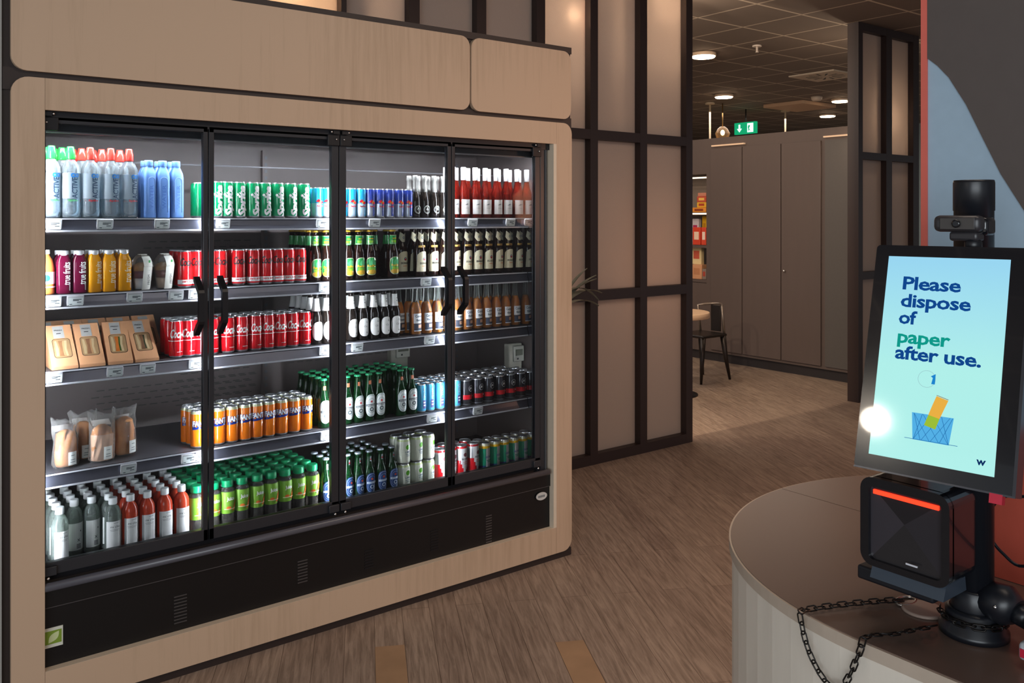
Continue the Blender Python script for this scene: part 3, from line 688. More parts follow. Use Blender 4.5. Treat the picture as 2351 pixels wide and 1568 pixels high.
M_RED = shaded('signal_red', 'd5202c'); M_YEL = shaded('sun_yellow', 'f2c21c')
def rbdeco(): return decal([(poly_bm(disc_pts(.0055, 0, .001)), M_YEL, False, 0), (poly_bm([(-.017, -.002), (-.006, .008), (.001, .004), (-.001, -.002), (-.007, -.006)]), M_RED, False, .004), (poly_bm([(.017, -.002), (.006, -.010), (-.001, -.006), (.001, .000), (.007, .004)]), M_RED, False, .001), (text_bm('Red Bull', width=.024, height=.0065, bold=.04), M_RED, False, -.016)], .0216, .064, .0)
kind('energy', 'drink_can', 'can', can_parts(.0214, .122, M_RBB, rbdeco(), lambda t, z: M_RBS if (z < .058 and -2. < t < -.05) or (z >= .058 and .9 < t < 2.4) else M_RBB, nz=8))
kind('energy_light', 'drink_can', 'can', can_parts(.0214, .122, M_RBC, rbdeco(), lambda t, z: M_RBL if z < .058 and t < .15 else M_RBC, nz=8))
M_DKG = glassy('dark_glass', '5a4a3e', '241d19', .25, .05); M_FOIL = mat('grey_foil', '9a9894', .4, metal=.3)
h = .184
bd = bottle_mesh([(.021, 0), (.024, .005), (.024, .070), (.022, .088), (.014, .115), (.0105, .130), (.0095, .160)], M_DKG)
b = B(); b.lathe([(.0150, .112), (.0112, .130), (.0100, .160), (.0122, .164), (.0122, .178), (.0105, .184)], M_FOIL, 16); fo = b.mesh('foil')
de = decal([(ring_bm(.0150, .0172), mat('pale_ink', 'cfd6d0', .5)), (ring_bm(.0118, .0126), mat('pale_ink', 'cfd6d0', .5)), (poly_bm(rect_pts(.016, .0016, 0, .002)), mat('pale_ink', 'cfd6d0', .5)), (poly_bm(rect_pts(.012, .0012, 0, -.002)), mat('pale_ink', 'cfd6d0', .5)), (poly_bm(disc_pts(.003, 0, 0)), mat('pale_ink', 'cfd6d0', .5), False, .006)], .0241, .036, .15)
kind('sparkling', 'wine_bottle', 'bottle', [('bottle', bd, False), ('foil', fo, False), ('lettering', de, True)])
M_ROSE = glassy('rose_wine', 'e07a66', '9a2416', .66, .05)
bd = bottle_mesh([(.025, 0), (.0280, .006), (.0280, .094), (.0255, .112), (.0160, .142), (.0112, .165), (.0105, .20)], M_ROSE, 22)
b = B(); b.lathe([(.0120, .170), (.0124, .172), (.0122, .224), (.0112, .228)], M_WHITE, 18); cp = b.mesh('screw_cap')
de = decal([(poly_bm(rect_pts(.054, .066)), mat('paper_white', 'f4f0ea', .6)), (poly_bm([(-.012, .008), (.006, .017), (.001, .012), (.012, .012), (-.004, .008)]), mat('grey_ink', '6f7478', .6), False, 0), (poly_bm(rect_pts(.02, .001, 0, -.006)), mat('grey_ink', '6f7478', .6))], .0284, .050, .1)
kind('rose', 'wine_bottle', 'bottle', [('bottle', bd, False), ('screw_cap', cp, False), ('paper_label', de, False)])
# --- second shelf
def smoothie(key, c):
    m = glassy('juice_' + key, c, c, .12, .06)
    bd = bottle_mesh([(.020, 0), (.0232, .004), (.0235, .104), (.0215, .114), (.0160, .124), (.0155, .132)], m, 28, 4.)
    b = B(); b.lathe([(.0165, .128), (.0178, .130), (.0178, .142), (.0165, .144)], mat('lid_white', 'e6e8ea', .25, metal=.3), 20); cp = b.mesh('lid')
    de = decal([(text_bm('true fruits', width=.076, height=.019, bold=.01), M_WHITE if key == 'berry' else mat('cream_ink', 'fff0c8', .5), True, .008, .30), (text_bm('smoothie', width=.026, height=.005), M_WHITE, True, -.036, .62)], .0236, .060, 0, 4.)
    kind(key, 'smoothie_bottle', 'bottle', [('bottle', bd, False), ('lid', cp, False), ('lettering', de, True)])
smoothie('berry', '6e1438'); smoothie('mango', 'ffae1a')
m = shaded('orange_plastic', 'f0904a')
bd = bottle_mesh([(.025, 0), (.028, .004), (.028, .085), (.022, .115), (.012, .130), (.012, .140)], m, 22)
de = decal([(poly_bm(rect_pts(.06, .04)), M_WHITE), (poly_bm(disc_pts(.011, -.01, 0)), mat('teal_ink', '2a8aa0', .5)), (poly_bm(rect_pts(.06, .004, 0, -.03)), M_WHITE)], .0281, .055, .4)
b = B(); b.lathe([(.013, .134), (.014, .136), (.014, .148)], M_WHITE, 16)
kind('orange_juice', 'juice_bottle', 'bottle', [('bottle', bd, False), ('cap', b.mesh('cap'), False), ('paper_label', de, False)])
M_CUPC = glassy('cup_plastic', 'f8f8f6', 'f0f0ec', .90, .05); M_SLV = mat('sleeve_card', 'eef0e6', .6); M_YOG = mat('yoghurt', 'faf4f8', .5); M_BER = mat('berry_layer', '7a2244', .5, var=.2); M_GRA = mat('granola', 'c8925a', .8, var=.4, scale=120, bump=.8)
PR = [(.0250, 0), (.0270, .004), (.0325, .05), (.0360, .078), (.0385, .082), (.0370, .088), (.032, .106), (.022, .120), (.013, .124)]
def rz_(z):
    for (a, za), (c, zb) in zip(PR, PR[1:]):
        if za <= z <= zb: return a + (c - a) * (z - za) / (zb - za + 1e-9)
    return PR[-1][0]
for key, yog, ber in (('parfait_berry', M_YOG, M_BER), ('parfait_granola', mat('yoghurt_warm', 'd8b8a0', .5), mat('berry_brown', '8a4030', .6, var=.2))):
    b = B(); b.lathe(PR, M_CUPC, 24); cu = b.mesh('cup')
    b = B(); b.lathe([(.0255, .003), (.0300, .040)], yog, 20); y1 = b.mesh('yoghurt_layer')
    b = B(); b.lathe([(.0301, .0405), (.0335, .066)], ber, 20); y2 = b.mesh('berry_layer')
    b = B(); b.lathe([(.0336, .0665), (.0345, .078), (.028, .088), (.01, .096)], M_GRA, 20); y3 = b.mesh('granola_topping')
    b = B(); vs = []; zs = [PR[-1][1] * i / 16 for i in range(17)]
    for z in zs:
        for k in range(7):
            t = .38 + (-.017 + .034 * k / 6) / max(.02, rz_(z)); q = rz_(z) + .0012; vs.append((q * math.sin(t), -q * math.cos(t), z))
    fs = [(7 * i + k, 7 * i + k + 1, 7 * i + k + 8, 7 * i + k + 7) for i in range(16) for k in range(6)]
    b.faces(vs, fs, M_SLV, True); b.box((-.012, -.008, .1235), (.016, .012, .1255), M_SLV); sl = b.mesh('card_sleeve')
    de = decal([(text_bm('FRESH', width=.034, height=.010, bold=.0), M_INK, True, -.016, .05), (poly_bm(rect_pts(.003, .010)), M_INK, True, .018, .05)], .0352, .052, .36)
    b = B(); gq = B(); w = wrap(poly_bm(rect_pts(.008, .009)), .0330, .100, .50, .0035); b.add(w, mat('leaf_green_ink', '2f9a4c', .5)); w.free()
    kind(key, 'dessert_cup', 'cup', [('cup', cu, False), ('yoghurt_layer', y1, True), ('berry_layer', y2, True), ('granola_topping', y3, True), ('card_sleeve', sl, True), ('lettering', de, True), ('green_stamp', b.mesh('green_stamp', False), True)])
M_COKE = shaded('cola_red', 'd3121e'); M_COKZ = shaded('cola_zero_red', 'd81a20')
de = decal([(text_bm('Coca-Cola', width=.082, height=.030, bold=.022, shear=.35), mat('black_ink', '1a1012', .5), False, .026, .55), (poly_bm(rect_pts(.09, .016)), M_WHITE, False, -.046, .2), (text_bm('zero sugar', width=.05, height=.009, bold=.03), M_RED, False, -.046, .2)], .0252, .068)
kind('cola_zero', 'drink_can', 'can', can_parts(.0252, .135, M_COKZ, de))
de = decal([(text_bm('Coca-Cola', width=.082, height=.032, bold=.022, shear=.35), M_WHITE, False, .020, .60), (poly_bm(rect_pts(.10, .0022)), M_WHITE, False, -.006, .15), (poly_bm(rect_pts(.02, .0016)), M_WHITE, False, -.046, .3)], .0252, .068)
kind('cola', 'drink_can', 'can', can_parts(.0252, .135, M_COKE, de))
M_BRN = glassy('brown_glass', '6a3a1e', '2a1710', .30, .05); M_GRN = glassy('green_glass', '2f8a48', '0f3a1c', .42, .05)
M_LIME = shaded('lime_print', '86c232'); M_LGRN = shaded('label_green', '2f9a4e'); M_GOLD = shaded('gold_print', 'e2b437')
def oval(w, h, n=26, e=3.): return [(w / 2 * (1 if math.cos(t) > 0 else -1) * abs(math.cos(t)) ** (2 / e), h / 2 * (1 if math.sin(t) > 0 else -1) * abs(math.sin(t)) ** (2 / e)) for t in [2 * PI * k / n for k in range(n)]]
h = .204
de = decal([(poly_bm(oval(.054, .074)), mat('label_rim', 'e8e6b8', .5)), (poly_bm(oval(.050, .070)), M_LGRN), (poly_bm(disc_pts(.014, .005, .013, 16)), shaded('mint_print', '58c07a')), (text_bm('Radler', width=.038, height=.010, bold=.02), M_YEL, False, .002), (poly_bm(oval(.042, .018)), M_GOLD, False, -.024), (poly_bm(rect_pts(.032, .009)), M_LIME, False, -.010)], .0253, .054, .0)
nl = decal([(poly_bm(rect_pts(.046, .036)), mat('label_rim', 'e8e6b8', .5)), (poly_bm(rect_pts(.044, .032)), M_LGRN), (poly_bm(rect_pts(.03, .010)), M_LIME, False, -.008), (poly_bm(rect_pts(.020, .003)), M_YEL, False, .004)], .0150, .164, .1)
b = B(); b.lathe([(.0162, .143), (.0153, .147), (.0130, .167), (.0124, .181)], M_LGRN, 16, cap=False)
kind('radler', 'beer_bottle', 'bottle', [('bottle', bottle_mesh(beer_prof(.0252, h), M_BRN), False), ('crown_cap', crown(h, .0105, M_GOLD), False), ('neck_label', b.mesh('neck_label'), False), ('neck_print', nl, True), ('body_label', de, True)])
h = .215; M_CREAM = mat('cream_label', 'efe6c4', .55); r = .0272
ol = [(-.034, -.044), (.034, -.044), (.034, .028), (.020, .038), (.008, .043), (-.008, .043), (-.020, .038), (-.030, .028)]
de = decal([(poly_bm(ol), M_CREAM), (ring_bm(.004, .0075, .002, .010), mat('slate_ink', '5a7088', .5)), (poly_bm(disc_pts(.0042, .002, .008)), M_RED), (text_bm('ERDINGER', width=.038, height=.0085, bold=.02), M_INK, False, -.008), (poly_bm(rect_pts(.02, .003)), mat('amber_ink', 'd88a60', .5), False, -.020)], r + .0002, .066, .22)
gb = decal([(poly_bm(rect_pts(.044, .010)), mat('gold_band', 'd9b25c', .4)), (poly_bm(rect_pts(.016, .005)), mat('brown_ink', '8a5a30', .5))], .0240, .130, .2)
ng = [(-.022, .006), (-.017, .034), (0, .022), (.017, .034), (.022, .006), (0, -.020)]
nl = decal([(poly_bm(ng), M_CREAM), (ring_bm(.003, .0055, 0, .008), mat('slate_ink', '5a7088', .5))], .0168, .160, .25)
kind('wheat', 'beer_bottle', 'bottle', [('bottle', bottle_mesh([(r * .86, 0), (r, .005), (r, .112), (.0262, .120), (.0225, .136), (.0165, .152), (.0135, .165), (.0115, .198), (.0130, .200), (.0130, .206), (.0115, .208), (.0115, .212)], M_BRN), False), ('crown_cap', crown(h, .0115, mat('cap_black', '2c2a2c', .4)), False), ('body_label', de, False), ('neck_label', nl, False), ('gold_band', gb, True)])
# --- third shelf
h = .204
de = decal([(poly_bm(oval(.050, .074, e=2.6)), mat('bright_label', 'f8f8f4', .5)), (text_bm('G', height=.009, bold=.02), mat('grey_ink', '6f7478', .6), False, .022, .35), (text_bm('Cia', width=.013, height=.008, shear=.3), mat('grey_ink', '6f7478', .6), False, .004, .1), (poly_bm(rect_pts(.004, .006)), mat('grey_ink', '6f7478', .6), False, -.022, .35)], .0253, .054, .05)
b = B(); b.lathe([(.0182, .133), (.0153, .147), (.0129, .167), (.0122, .183)], mat('bright_label', 'f8f8f4', .5), 16, cap=False); nl = b.mesh('neck_label')
nd = decal([(poly_bm(rect_pts(.003, .004)), M_INK, False, .008), (poly_bm(rect_pts(.003, .006)), M_INK, False, -.003)], .0152, .158, .3)
kind('white_label', 'beer_bottle', 'bottle', [('bottle', bottle_mesh(beer_prof(.0252, h), M_DKG), False), ('crown_cap', crown(h, .0105, mat('cap_black', '2c2a2c', .4)), False), ('body_label', de, False), ('neck_label', nl, False), ('neck_print', nd, True)])
M_BEER = glassy('golden_beer', 'ffb428', 'f08c00', .22, .25); h = .208; r = .0258
de = decal([(poly_bm(rect_pts(.050, .042, 0, .018)), mat('bright_label', 'f8f8f4', .5)), (poly_bm(rect_pts(.046, .032, 0, -.020)), mat('slate_label', '4a5060', .45)), (text_bm('Corona', width=.036, height=.012, bold=.02), mat('navy_ink', '1c3a55', .5), False, .028), (text_bm('Extra', width=.026, height=.009, bold=.03), mat('navy_ink', '1c3a55', .5), False, .011), (poly_bm(rect_pts(.020, .014)), mat('peach_ink', 'e0b090', .5), False, -.016, .2), (poly_bm(rect_pts(.046, .003)), mat('bright_label', 'f8f8f4', .5), False, -.035)], r + .0004, .054, .2)
b = B(); b.lathe([(r * .84, .003), (r * .96, .008), (r * .96, .100), (r * .88, .112), (.0170, .130), (.0125, .140)], M_BEER, 18)
kind('golden', 'beer_bottle', 'bottle', [('bottle', bottle_mesh([(r * .9, 0), (r, .004), (r, .102), (.0245, .114), (.0165, .138), (.0130, .160), (.0112, .195), (.0126, .197), (.0126, .203), (.0112, .206)], glassy('thin_glass', 'f8faf8', 'c8ccc8', .95, .03)), False), ('beer', b.mesh('beer'), False), ('crown_cap', crown(h, .0105, mat('cap_cream', 'e0d8c0', .4)), False), ('body_label', de, False)])
# --- fourth shelf
M_FAN = shaded('orange_print', 'f07a12'); M_FANT = mat('orange_top', 'c8c8a0', .35, metal=.4); M_NAVY = shaded('deep_navy', '17307e')
de = decal([(poly_bm([(-.034, -.012), (.034, -.004), (.036, .002), (-.034, -.003)]), M_NAVY, False, -.006), (text_bm('FANTA', width=.068, height=.024, bold=.09), M_NAVY, False, .004), (text_bm('FANTA', width=.062, height=.020, bold=.035), M_WHITE, False, .005), (poly_bm([(.006, .0), (.02, .008), (.012, -.004)]), shaded('orange_light', 'fba528'), False, -.024)], .0252, .086, .2)
kind('orange_soda', 'drink_can', 'can', can_parts(.0252, .137, M_FAN, de, topm=M_FANT))
h = .196; M_SLB = mat('silver_label', 'e2e8e6', .4, metal=.2)
def hdeco(bg, ring, star, bar, bw, h): return [(poly_bm(oval(.050, h, e=2.6)), bg), (poly_bm(oval(.045, h - .006, e=2.5)), ring), (poly_bm(oval(.042, h - .010, e=2.5)), bg), (ring_bm(.0150, .0162, 0, .012), ring), (ring_bm(.0150, .0162, 0, -.014), ring), (poly_bm(star_pts(.0066)), star, False, .016), (poly_bm(rect_pts(.044, .0085)), bar, False, .001), (ring_bm(.0045, .0085, 0, -.016), bw)]
gring = mat('ring_ink', '6f8a88', .5)
de = decal(hdeco(M_SLB, gring, M_RED, mat('bar_ink', '46565a', .5), mat('bar_ink', '46565a', .5), .092) + [(text_bm('Heineken', width=.032, height=.0050, bold=.02), M_WHITE, False, .001)], .0250, .066, .1)
M_GCAP = mat('cap_green', '1f8a5a', .35)
kind('green_beer', 'beer_bottle', 'bottle', [('bottle', bottle_mesh(beer_prof(.0248, h), M_GRN), False), ('crown_cap', crown(h, .0105, M_GCAP), False), ('body_label', de, True), ('neck_label', decal([(poly_bm(rect_pts(.012, .018)), mat('neck_orange', 'b86848', .5))], .0125, .158, .1), True)])
M_LB = shaded('sky_print', '58bdea')
de = decal([(text_bm('YOLO', width=.046, height=.013, bold=.03), M_WHITE, True, .022, .1), (text_bm('YOLO', width=.046, height=.012, bold=.0), mat('navy_ink', '1c3a55', .5), True, .022, .1), (poly_bm(rect_pts(.016, .036)), mat('violet_ink', '4a4a8a', .5), False, -.026, .1), (poly_bm(rect_pts(.010, .005)), M_WHITE, False, -.018, .1), (poly_bm(rect_pts(.010, .005)), M_WHITE, False, -.030, .1)], .0216, .062, .1)
kind('sky_can', 'drink_can', 'can', can_parts(.0215, .122, M_LB, de))
M_JD = mat('charcoal_print', '3a3a40', .18, metal=.4, coat=.4)
de = decal([(ring_bm(.012, .0145, 0, 0), mat('grey_ring', 'b8babe', .4), False, .020), (text_bm('J&C', width=.022, height=.013, shear=.3, bold=.02), M_WHITE, False, .020), (poly_bm(rect_pts(.08, .020)), M_RED, False, -.018), (ring_bm(.005, .008, 0, 0), mat('rust_ink', 'a01818', .5), False, -.014), (text_bm('Cola', width=.018, height=.006, bold=.02), M_WHITE, False, -.014, .5)], .0290, .056, .3)
kind('dark_can', 'drink_can', 'can', can_parts(.0288, .113, M_JD, de))
# --- bottom level
M_TEA = glassy('clear_tea', 'cfd6d0', '8f9a94', .62, .05); M_RTEA = glassy('red_tea', 'e06048', 'd04a30', .22, .05); M_TCAP = mat('milky_cap', 'dfe4e4', .4); M_PAPER = mat('paper_label', 'eceeec', .55)
tp = [(.023, 0), (.026, .004), (.0268, .012), (.0268, .128), (.0250, .142), (.0185, .156), (.0120, .163), (.0115, .170)]
b = B(); b.lathe([(.0135, .166), (.0142, .168), (.0140, .187), (.0125, .189)], M_TCAP, 18); tcap = b.mesh('cap')
for key, m, w, t1 in (('clear_tea', M_TEA, .056, 'mi cha'), ('red_tea', M_RTEA, .052, 'mi cha')):
    bd = bottle_mesh(tp, m, 22)
    de = decal([(poly_bm(rect_pts(w, .092)), M_PAPER), (text_bm(t1, width=.030, height=.008, shear=.1), M_INK, False, .028, .05), (poly_bm(rect_pts(.016, .0012)), mat('grey_ink', '6f7478', .6), False, .040, .2), (poly_bm(rect_pts(.030, .001)), mat('grey_ink', '6f7478', .6), False, .018), (poly_bm(rect_pts(.026, .001)), mat('grey_ink', '6f7478', .6), False, .014)], .0269, .066, .1)
    kind(key, 'tea_bottle', 'bottle', [('bottle', bd, False), ('cap', tcap, False), ('paper_label', de, False)])
de = decal([(poly_bm(rect_pts(.060, .092)), mat('grey_paper', 'cdd0cc', .55)), (text_bm('x', height=.009), M_INK, False, -.012, .1), (poly_bm(rect_pts(.003, .005)), M_INK, False, .018, .35)] + [(poly_bm(rect_pts(.014, .0022)), M_INK, False, -.026 - .004 * k, .1) for k in range(4)], .0269, .066, .3)
kind('clear_tea_back', 'tea_bottle', 'bottle', [('bottle', bottle_mesh(tp, M_TEA, 22), False), ('cap', tcap, False), ('paper_label', de, False)])
M_SLEEVE = mat('juice_sleeve', '86bd3c', .4, var=.15, scale=14); M_GCAP2 = mat('cap_emerald', '0f9a62', .35); M_CARROT = shaded('carrot_print', 'f07c38'); M_SMOKE = glassy('smoky_plastic', 'c9c6c2', '8a8682', .78, .05)
bd = bottle_mesh([(.021, 0), (.0245, .004), (.0235, .020), (.0245, .055), (.0262, .075), (.0282, .100), (.0285, .128), (.0255, .142), (.0170, .150), (.0150, .156)], M_SMOKE, 22)
b = B(); b.lathe([(.0255, .056), (.0271, .075), (.0288, .100), (.0291, .126), (.0262, .1385)], M_SLEEVE, 22, cap=False, fn=lambda t, z: M_SLEEVE); sl = b.mesh('juice_sleeve')
b = B(); b.lathe([(.0200, .152), (.0215, .154), (.0210, .174), (.0190, .177)], M_GCAP2, 20); cp = b.mesh('cap')
de = decal([(text_bm('Juice', width=.030, height=.018, bold=.03), M_WHITE, False, .010, .05), (poly_bm([(.000, -.030), (.008, -.030), (.026, .010), (.014, .008)]), M_CARROT, False, -.004, .25), (poly_bm(disc_pts(.009, -.012, -.026, 12, .7)), M_CARROT, False, .004, .2), (poly_bm(rect_pts(.044, .0025)), mat('cream_ink', 'fff0c8', .5), False, -.026)], .0291, .100, .1)
kind('green_juice', 'juice_bottle', 'bottle', [('bottle', bd, False), ('juice_sleeve', sl, False), ('cap', cp, False), ('lettering', de, True)])
M_HB = shaded('label_navy', '2c4a80'); M_OST = shaded('orange_star', 'f0582c')
de = decal(hdeco(M_HB, mat('pale_ring', '8fa0c0', .5), M_OST, mat('pale_bar', 'b8c8dc', .5), mat('pale_bar', 'b8c8dc', .5), .082), .0250, .062, .15)
kind('navy_beer', 'beer_bottle', 'bottle', [('bottle', bottle_mesh(beer_prof(.0248, .192), M_GRN), False), ('crown_cap', crown(.192, .0105, mat('cap_silver', 'c4ccd8', .3, metal=.5)), False), ('body_label', de, True), ('neck_label', decal([(poly_bm(rect_pts(.008, .026)), mat('neck_grey', 'a0a8b0', .4)), (poly_bm(rect_pts(.006, .005)), M_RED)], .0125, .156, .2), True)])
M_LIMEC = mat('lime_can', 'e6ecd8', .35, var=.03)
de = decal([(poly_bm(disc_pts(.0105, 0, 0, 16)), shaded('lime_leaf', '62b832'), False, .018), (text_bm('LIME', width=.026, height=.008, bold=.01), mat('slate_ink', '5a7088', .5), False, -.002), (poly_bm(rect_pts(.024, .002)), mat('slate_ink', '5a7088', .5), False, -.012), (poly_bm(rect_pts(.016, .002)), mat('slate_ink', '5a7088', .5), False, -.018)], .0290, .054, .35)
kind('lime_can', 'drink_can', 'can', can_parts(.0288, .108, M_LIMEC, de, topm=shaded('lime_top', 'cfe0a0')))
M_SHR = shaded('berry_print', 'cf1a22')
de = decal([(poly_bm(disc_pts(.009, 0, .030, 18)), mat('plum_ink', '7a3a44', .5)), (text_bm('BACARDI', width=.034, height=.009, bold=.02), M_INK, False, .012), (poly_bm(rect_pts(.022, .003)), mat('rose_ink', 'e08a8a', .5), False, -.002), (poly_bm(rect_pts(.018, .003)), mat('rose_ink', 'e08a8a', .5), False, -.010)], .0296, .070, .3)
M_SILW = mat('silver_white', 'e6e6e6', .35, metal=.3)
kind('red_can', 'drink_can', 'can', can_parts(.0292, .140, M_SHR, de, lambda t, z: M_SILW if z > .118 or (abs(t - .3) < .95 and (z - .018) > .062 * (abs(t - .3) / .95) ** 1.2) else (M_SHR if z < .080 else M_SILV), nz=14, seg=28))
M_TEAL = shaded('teal_print', '1f9a74'); M_NAVYL = shaded('navy_side', '27447e')
de = decal([(text_bm('BACARDI', width=.034, height=.009, bold=.02), mat('violet_ink', '4a4a8a', .5), False, .008), (poly_bm(rect_pts(.022, .003)), M_TEAL, False, -.008), (poly_bm(rect_pts(.016, .003)), M_TEAL, False, -.014)], .0262, .062, .25)
kind('teal_can', 'drink_can', 'can', can_parts(.0258, .131, M_TEAL, de, lambda t, z: (M_YEL if z > .106 else (M_SILW if t > -.15 and t < 1.9 else (M_TEAL if z > .035 else M_NAVYL))), topm=mat('pale_top', 'e8e4c0', .3, metal=.3), nz=10, seg=26))
# every label at most sixteen words, every one different
SEEN = set()
def lab(s):
    s = ' '.join(s.split()); print('LABEL', len(s.split()), s) if not (len(s.replace(',', ' ').split()) <= 16 and s not in SEEN) else None
    SEEN.add(s); return s
SHN = {1: 'top shelf', 2: 'second shelf', 3: 'third shelf', 4: 'fourth shelf', 5: 'bottom level'}
def run(key, shelf, desc, pxs, r, rows, mark, pitch=None, y0=None, plural=None, rz=0., skip=(), one=None, z0=None, lettered=1, seq=None, stag=0.):
    """a facing of like products: front centres given as picture columns, ROWS deep towards the back panel"""
    z = (SH.get(shelf, DECK) if z0 is None else z0) + .0006; y0 = (.122 if y0 is None else y0) + r; pitch = pitch or 2 * r + .0042
    grp = (plural or desc + 's') + ' on the ' + SHN[shelf]; one = one or KIND[key][1]
    for i, px in enumerate(pxs):
        x = wx(px, y0); n = rows[i] if isinstance(rows, (list, tuple)) else rows
        for k in range(n):
            if (i, k) in skip: continue
            o = ORD[i if seq is None else seq[i]]
            if k == 0: L = f'{desc}, {SHN[shelf]} front row, {o} from the {mark}'
            else: L = f'{desc}, {SHN[shelf]} {ORD[k]} row, {o} from the {mark}'
            place(key, x + stag * k + random.uniform(-.0008, .0008) * (k > 0), y0 + k * pitch, z, lab(L), grp, rz + random.uniform(-.16, .16), k < lettered)
# top shelf
run('active_green', 1, 'clear water bottle with green cap', [118, 162], .0300, 3, 'fridge left side', pitch=.066, lettered=2, stag=-.014)
run('active_red', 1, 'clear water bottle with red cap', [207, 254, 296], .0300, [3, 3, 2], 'green caps', pitch=.066, lettered=2, stag=-.014)
run('blue', 1, 'pale blue water bottle', [341, 373, 404], .0225, 2, 'red caps', rz=.1, lettered=2)
run('sprite', 1, 'green lemonade can', [468, 497, 521, 549.5, 580, 608, 637.5, 667, 697], .0253, [0, 1, 2, 1, 1, 1, 1, 1, 1], 'blue bottles', skip=((1, 1),), seq=[0, 0, 1, 2, 3, 4, 5, 6, 7])
place('sprite', wx(453, .30), .30, SH[1] + .0006, lab('green lemonade can standing alone farther back beside the first door edge, top shelf'), 'green lemonade cans on the top shelf', 2.6)
run('energy_light', 1, 'cyan and silver energy can', [729, 749, 769, 787, 806, 828], .0214, [2, 1, 1, 1, 1, 1], 'lemonade cans')
run('energy', 1, 'blue and silver energy can', [849, 870.5, 893, 915.5, 936], .0214, 1, 'cyan cans')
run('sparkling', 1, 'sparkling wine bottle in grey foil', [953, 974, 996, 1017], .0235, 2, 'energy cans', lettered=1)
run('rose', 1, 'rose wine bottle with white cap', [1040, 1064, 1091, 1114, 1139, 1162, 1187, 1209], .0283, 2, 'sparkling wine')
# second shelf
run('orange_juice', 2, 'orange juice bottle with white label', [104], .028, 1, 'fridge left side')
run('berry', 2, 'dark berry smoothie bottle', [146, 182], .0235, 2, 'orange juice')
run('mango', 2, 'yellow mango smoothie bottle', [215, 249.5, 283], .0235, 2, 'berry smoothies')
SEENG = 'dessert cups on the second shelf'
place('parfait_berry', wx(326, .165), .165, SH[2] + .0006, lab('white sleeved dessert cup with purple berry layer beside the mango smoothies'), SEENG)
place('parfait_granola', wx(377, .170), .170, SH[2] + .0006, lab('white sleeved dessert cup with brown layer beside the red cans'), SEENG)
run('cola_zero', 2, 'red cola can with black script', [424, 452, 480, 507, 548, 581.5, 611, 637, 662, 688], .0252, [3, 2, 2, 2, 2, 2, 2, 2, 2, 2], 'dessert cups')
run('radler', 2, 'shandy beer with green yellow label', [722, 747, 773, 798, 823, 849, 874, 901], .0252, [5, 5, 4, 4, 3, 3, 3, 2], 'zero cola', skip=((6, 0),), one='bottle', plural='shandy beers')
run('wheat', 2, 'wheat beer with cream label', [937, 963, 992, 1018, 1044, 1070, 1094, 1118, 1141, 1164, 1187, 1210], .0272, 2, 'shandy bottles', skip=((0, 0),), plural='wheat beers')
# third shelf
run('cola', 3, 'bright red cola can', [404, 432, 458, 486, 524, 555, 586, 615, 643, 671, 699], .0252, 3, 'sandwich boxes')
run('white_label', 3, 'dark beer with white oval label', [725, 748, 777, 806, 832, 857, 881, 905], .0252, [5, 4, 3, 2, 2, 2, 2, 2], 'red cola', plural='white label beers')
run('golden', 3, 'clear bottle of golden beer', [930, 953, 978, 1003, 1026, 1048, 1071, 1094, 1116, 1138, 1160, 1182], .0258, 2, 'white label beers', plural='golden beers', skip=((0, 0),))
place('golden', wx(1206, .148), .148, SH[3] + .0006, lab('clear bottle of golden beer at the far right door edge, third shelf front row'), 'golden beers on the third shelf')
# fourth shelf
run('orange_soda', 4, 'orange soda can', [453.5, 479, 502, 532, 561.5, 589, 617, 646, 674.5, 702], .0252, 3, 'bread bags')
place('orange_soda', wx(431, .235), .235, SH[4] + .0006, lab('orange soda can standing nearest the bread bags, second row of the fourth shelf'), 'orange soda cans on the fourth shelf')
run('green_beer', 4, 'green beer bottle with silver label', [742.5, 770, 797, 821, 846.5, 870, 895, 919.5, 944], .0248, 5, 'orange soda', skip=((6, 0),))
run('sky_can', 4, 'slim pale blue can', [967, 986.5, 1008, 1028, 1047], .0215, 4, 'green bottles')
run('dark_can', 4, 'short black and red can', [1069, 1095, 1119, 1145, 1169.5, 1193, 1216], .0288, 4, 'pale blue cans')
# bottom level
run('clear_tea', 5, 'clear tea bottle with white label', [137, 259], .0268, [1, 5], 'fridge left side', y0=.105, seq=[0, 3])
run('clear_tea_back', 5, 'clear tea bottle with grey label', [137, 178, 219], .0268, 5, 'fridge left side', y0=.105, skip=((0, 0), (1, 0), (2, 0)), lettered=2)
run('red_tea', 5, 'red tea bottle with white label', [299, 338, 378, 416.5], .0268, 5, 'clear tea', y0=.105)
run('green_juice', 5, 'green juice bottle with emerald cap', [451, 481, 496, 522, 555, 590, 622, 654, 685, 716], .0285, [7, 0, 0, 7, 7, 7, 7, 7, 7, 7], 'red tea', y0=.105, seq=[0, 9, 9, 2, 3, 4, 5, 6, 7, 8])
run('green_juice', 5, 'green juice bottle with emerald cap', [489], .0285, 7, 'red tea', y0=.105, seq=[1])
run('navy_beer', 5, 'green beer bottle with navy label', [748, 772, 797, 821.5, 847, 873, 899], .0248, [3, 3, 4, 4, 4, 4, 2], 'green juice', y0=.105)
run('lime_can', 5, 'white and lime can', [926, 955, 982], .0288, 2, 'navy beers', y0=.105, plural='lower white and lime cans')
for i, px in enumerate((926, 955, 982)):
    for k in range(2):
        y = .105 + .0288 + k * .0606
        place('lime_can', wx(px, .134), y, DECK + .1092, lab(f'white and lime can stacked on top, {"front" if k == 0 else "second"} row, {ORD[i]} from the navy beers'), 'stacked white and lime cans', random.uniform(-.15, .15))
run('red_can', 5, 'tall red and silver can', [1010, 1034, 1058, 1085], .0292, [2, 2, 2, 2], 'lime cans', y0=.105)
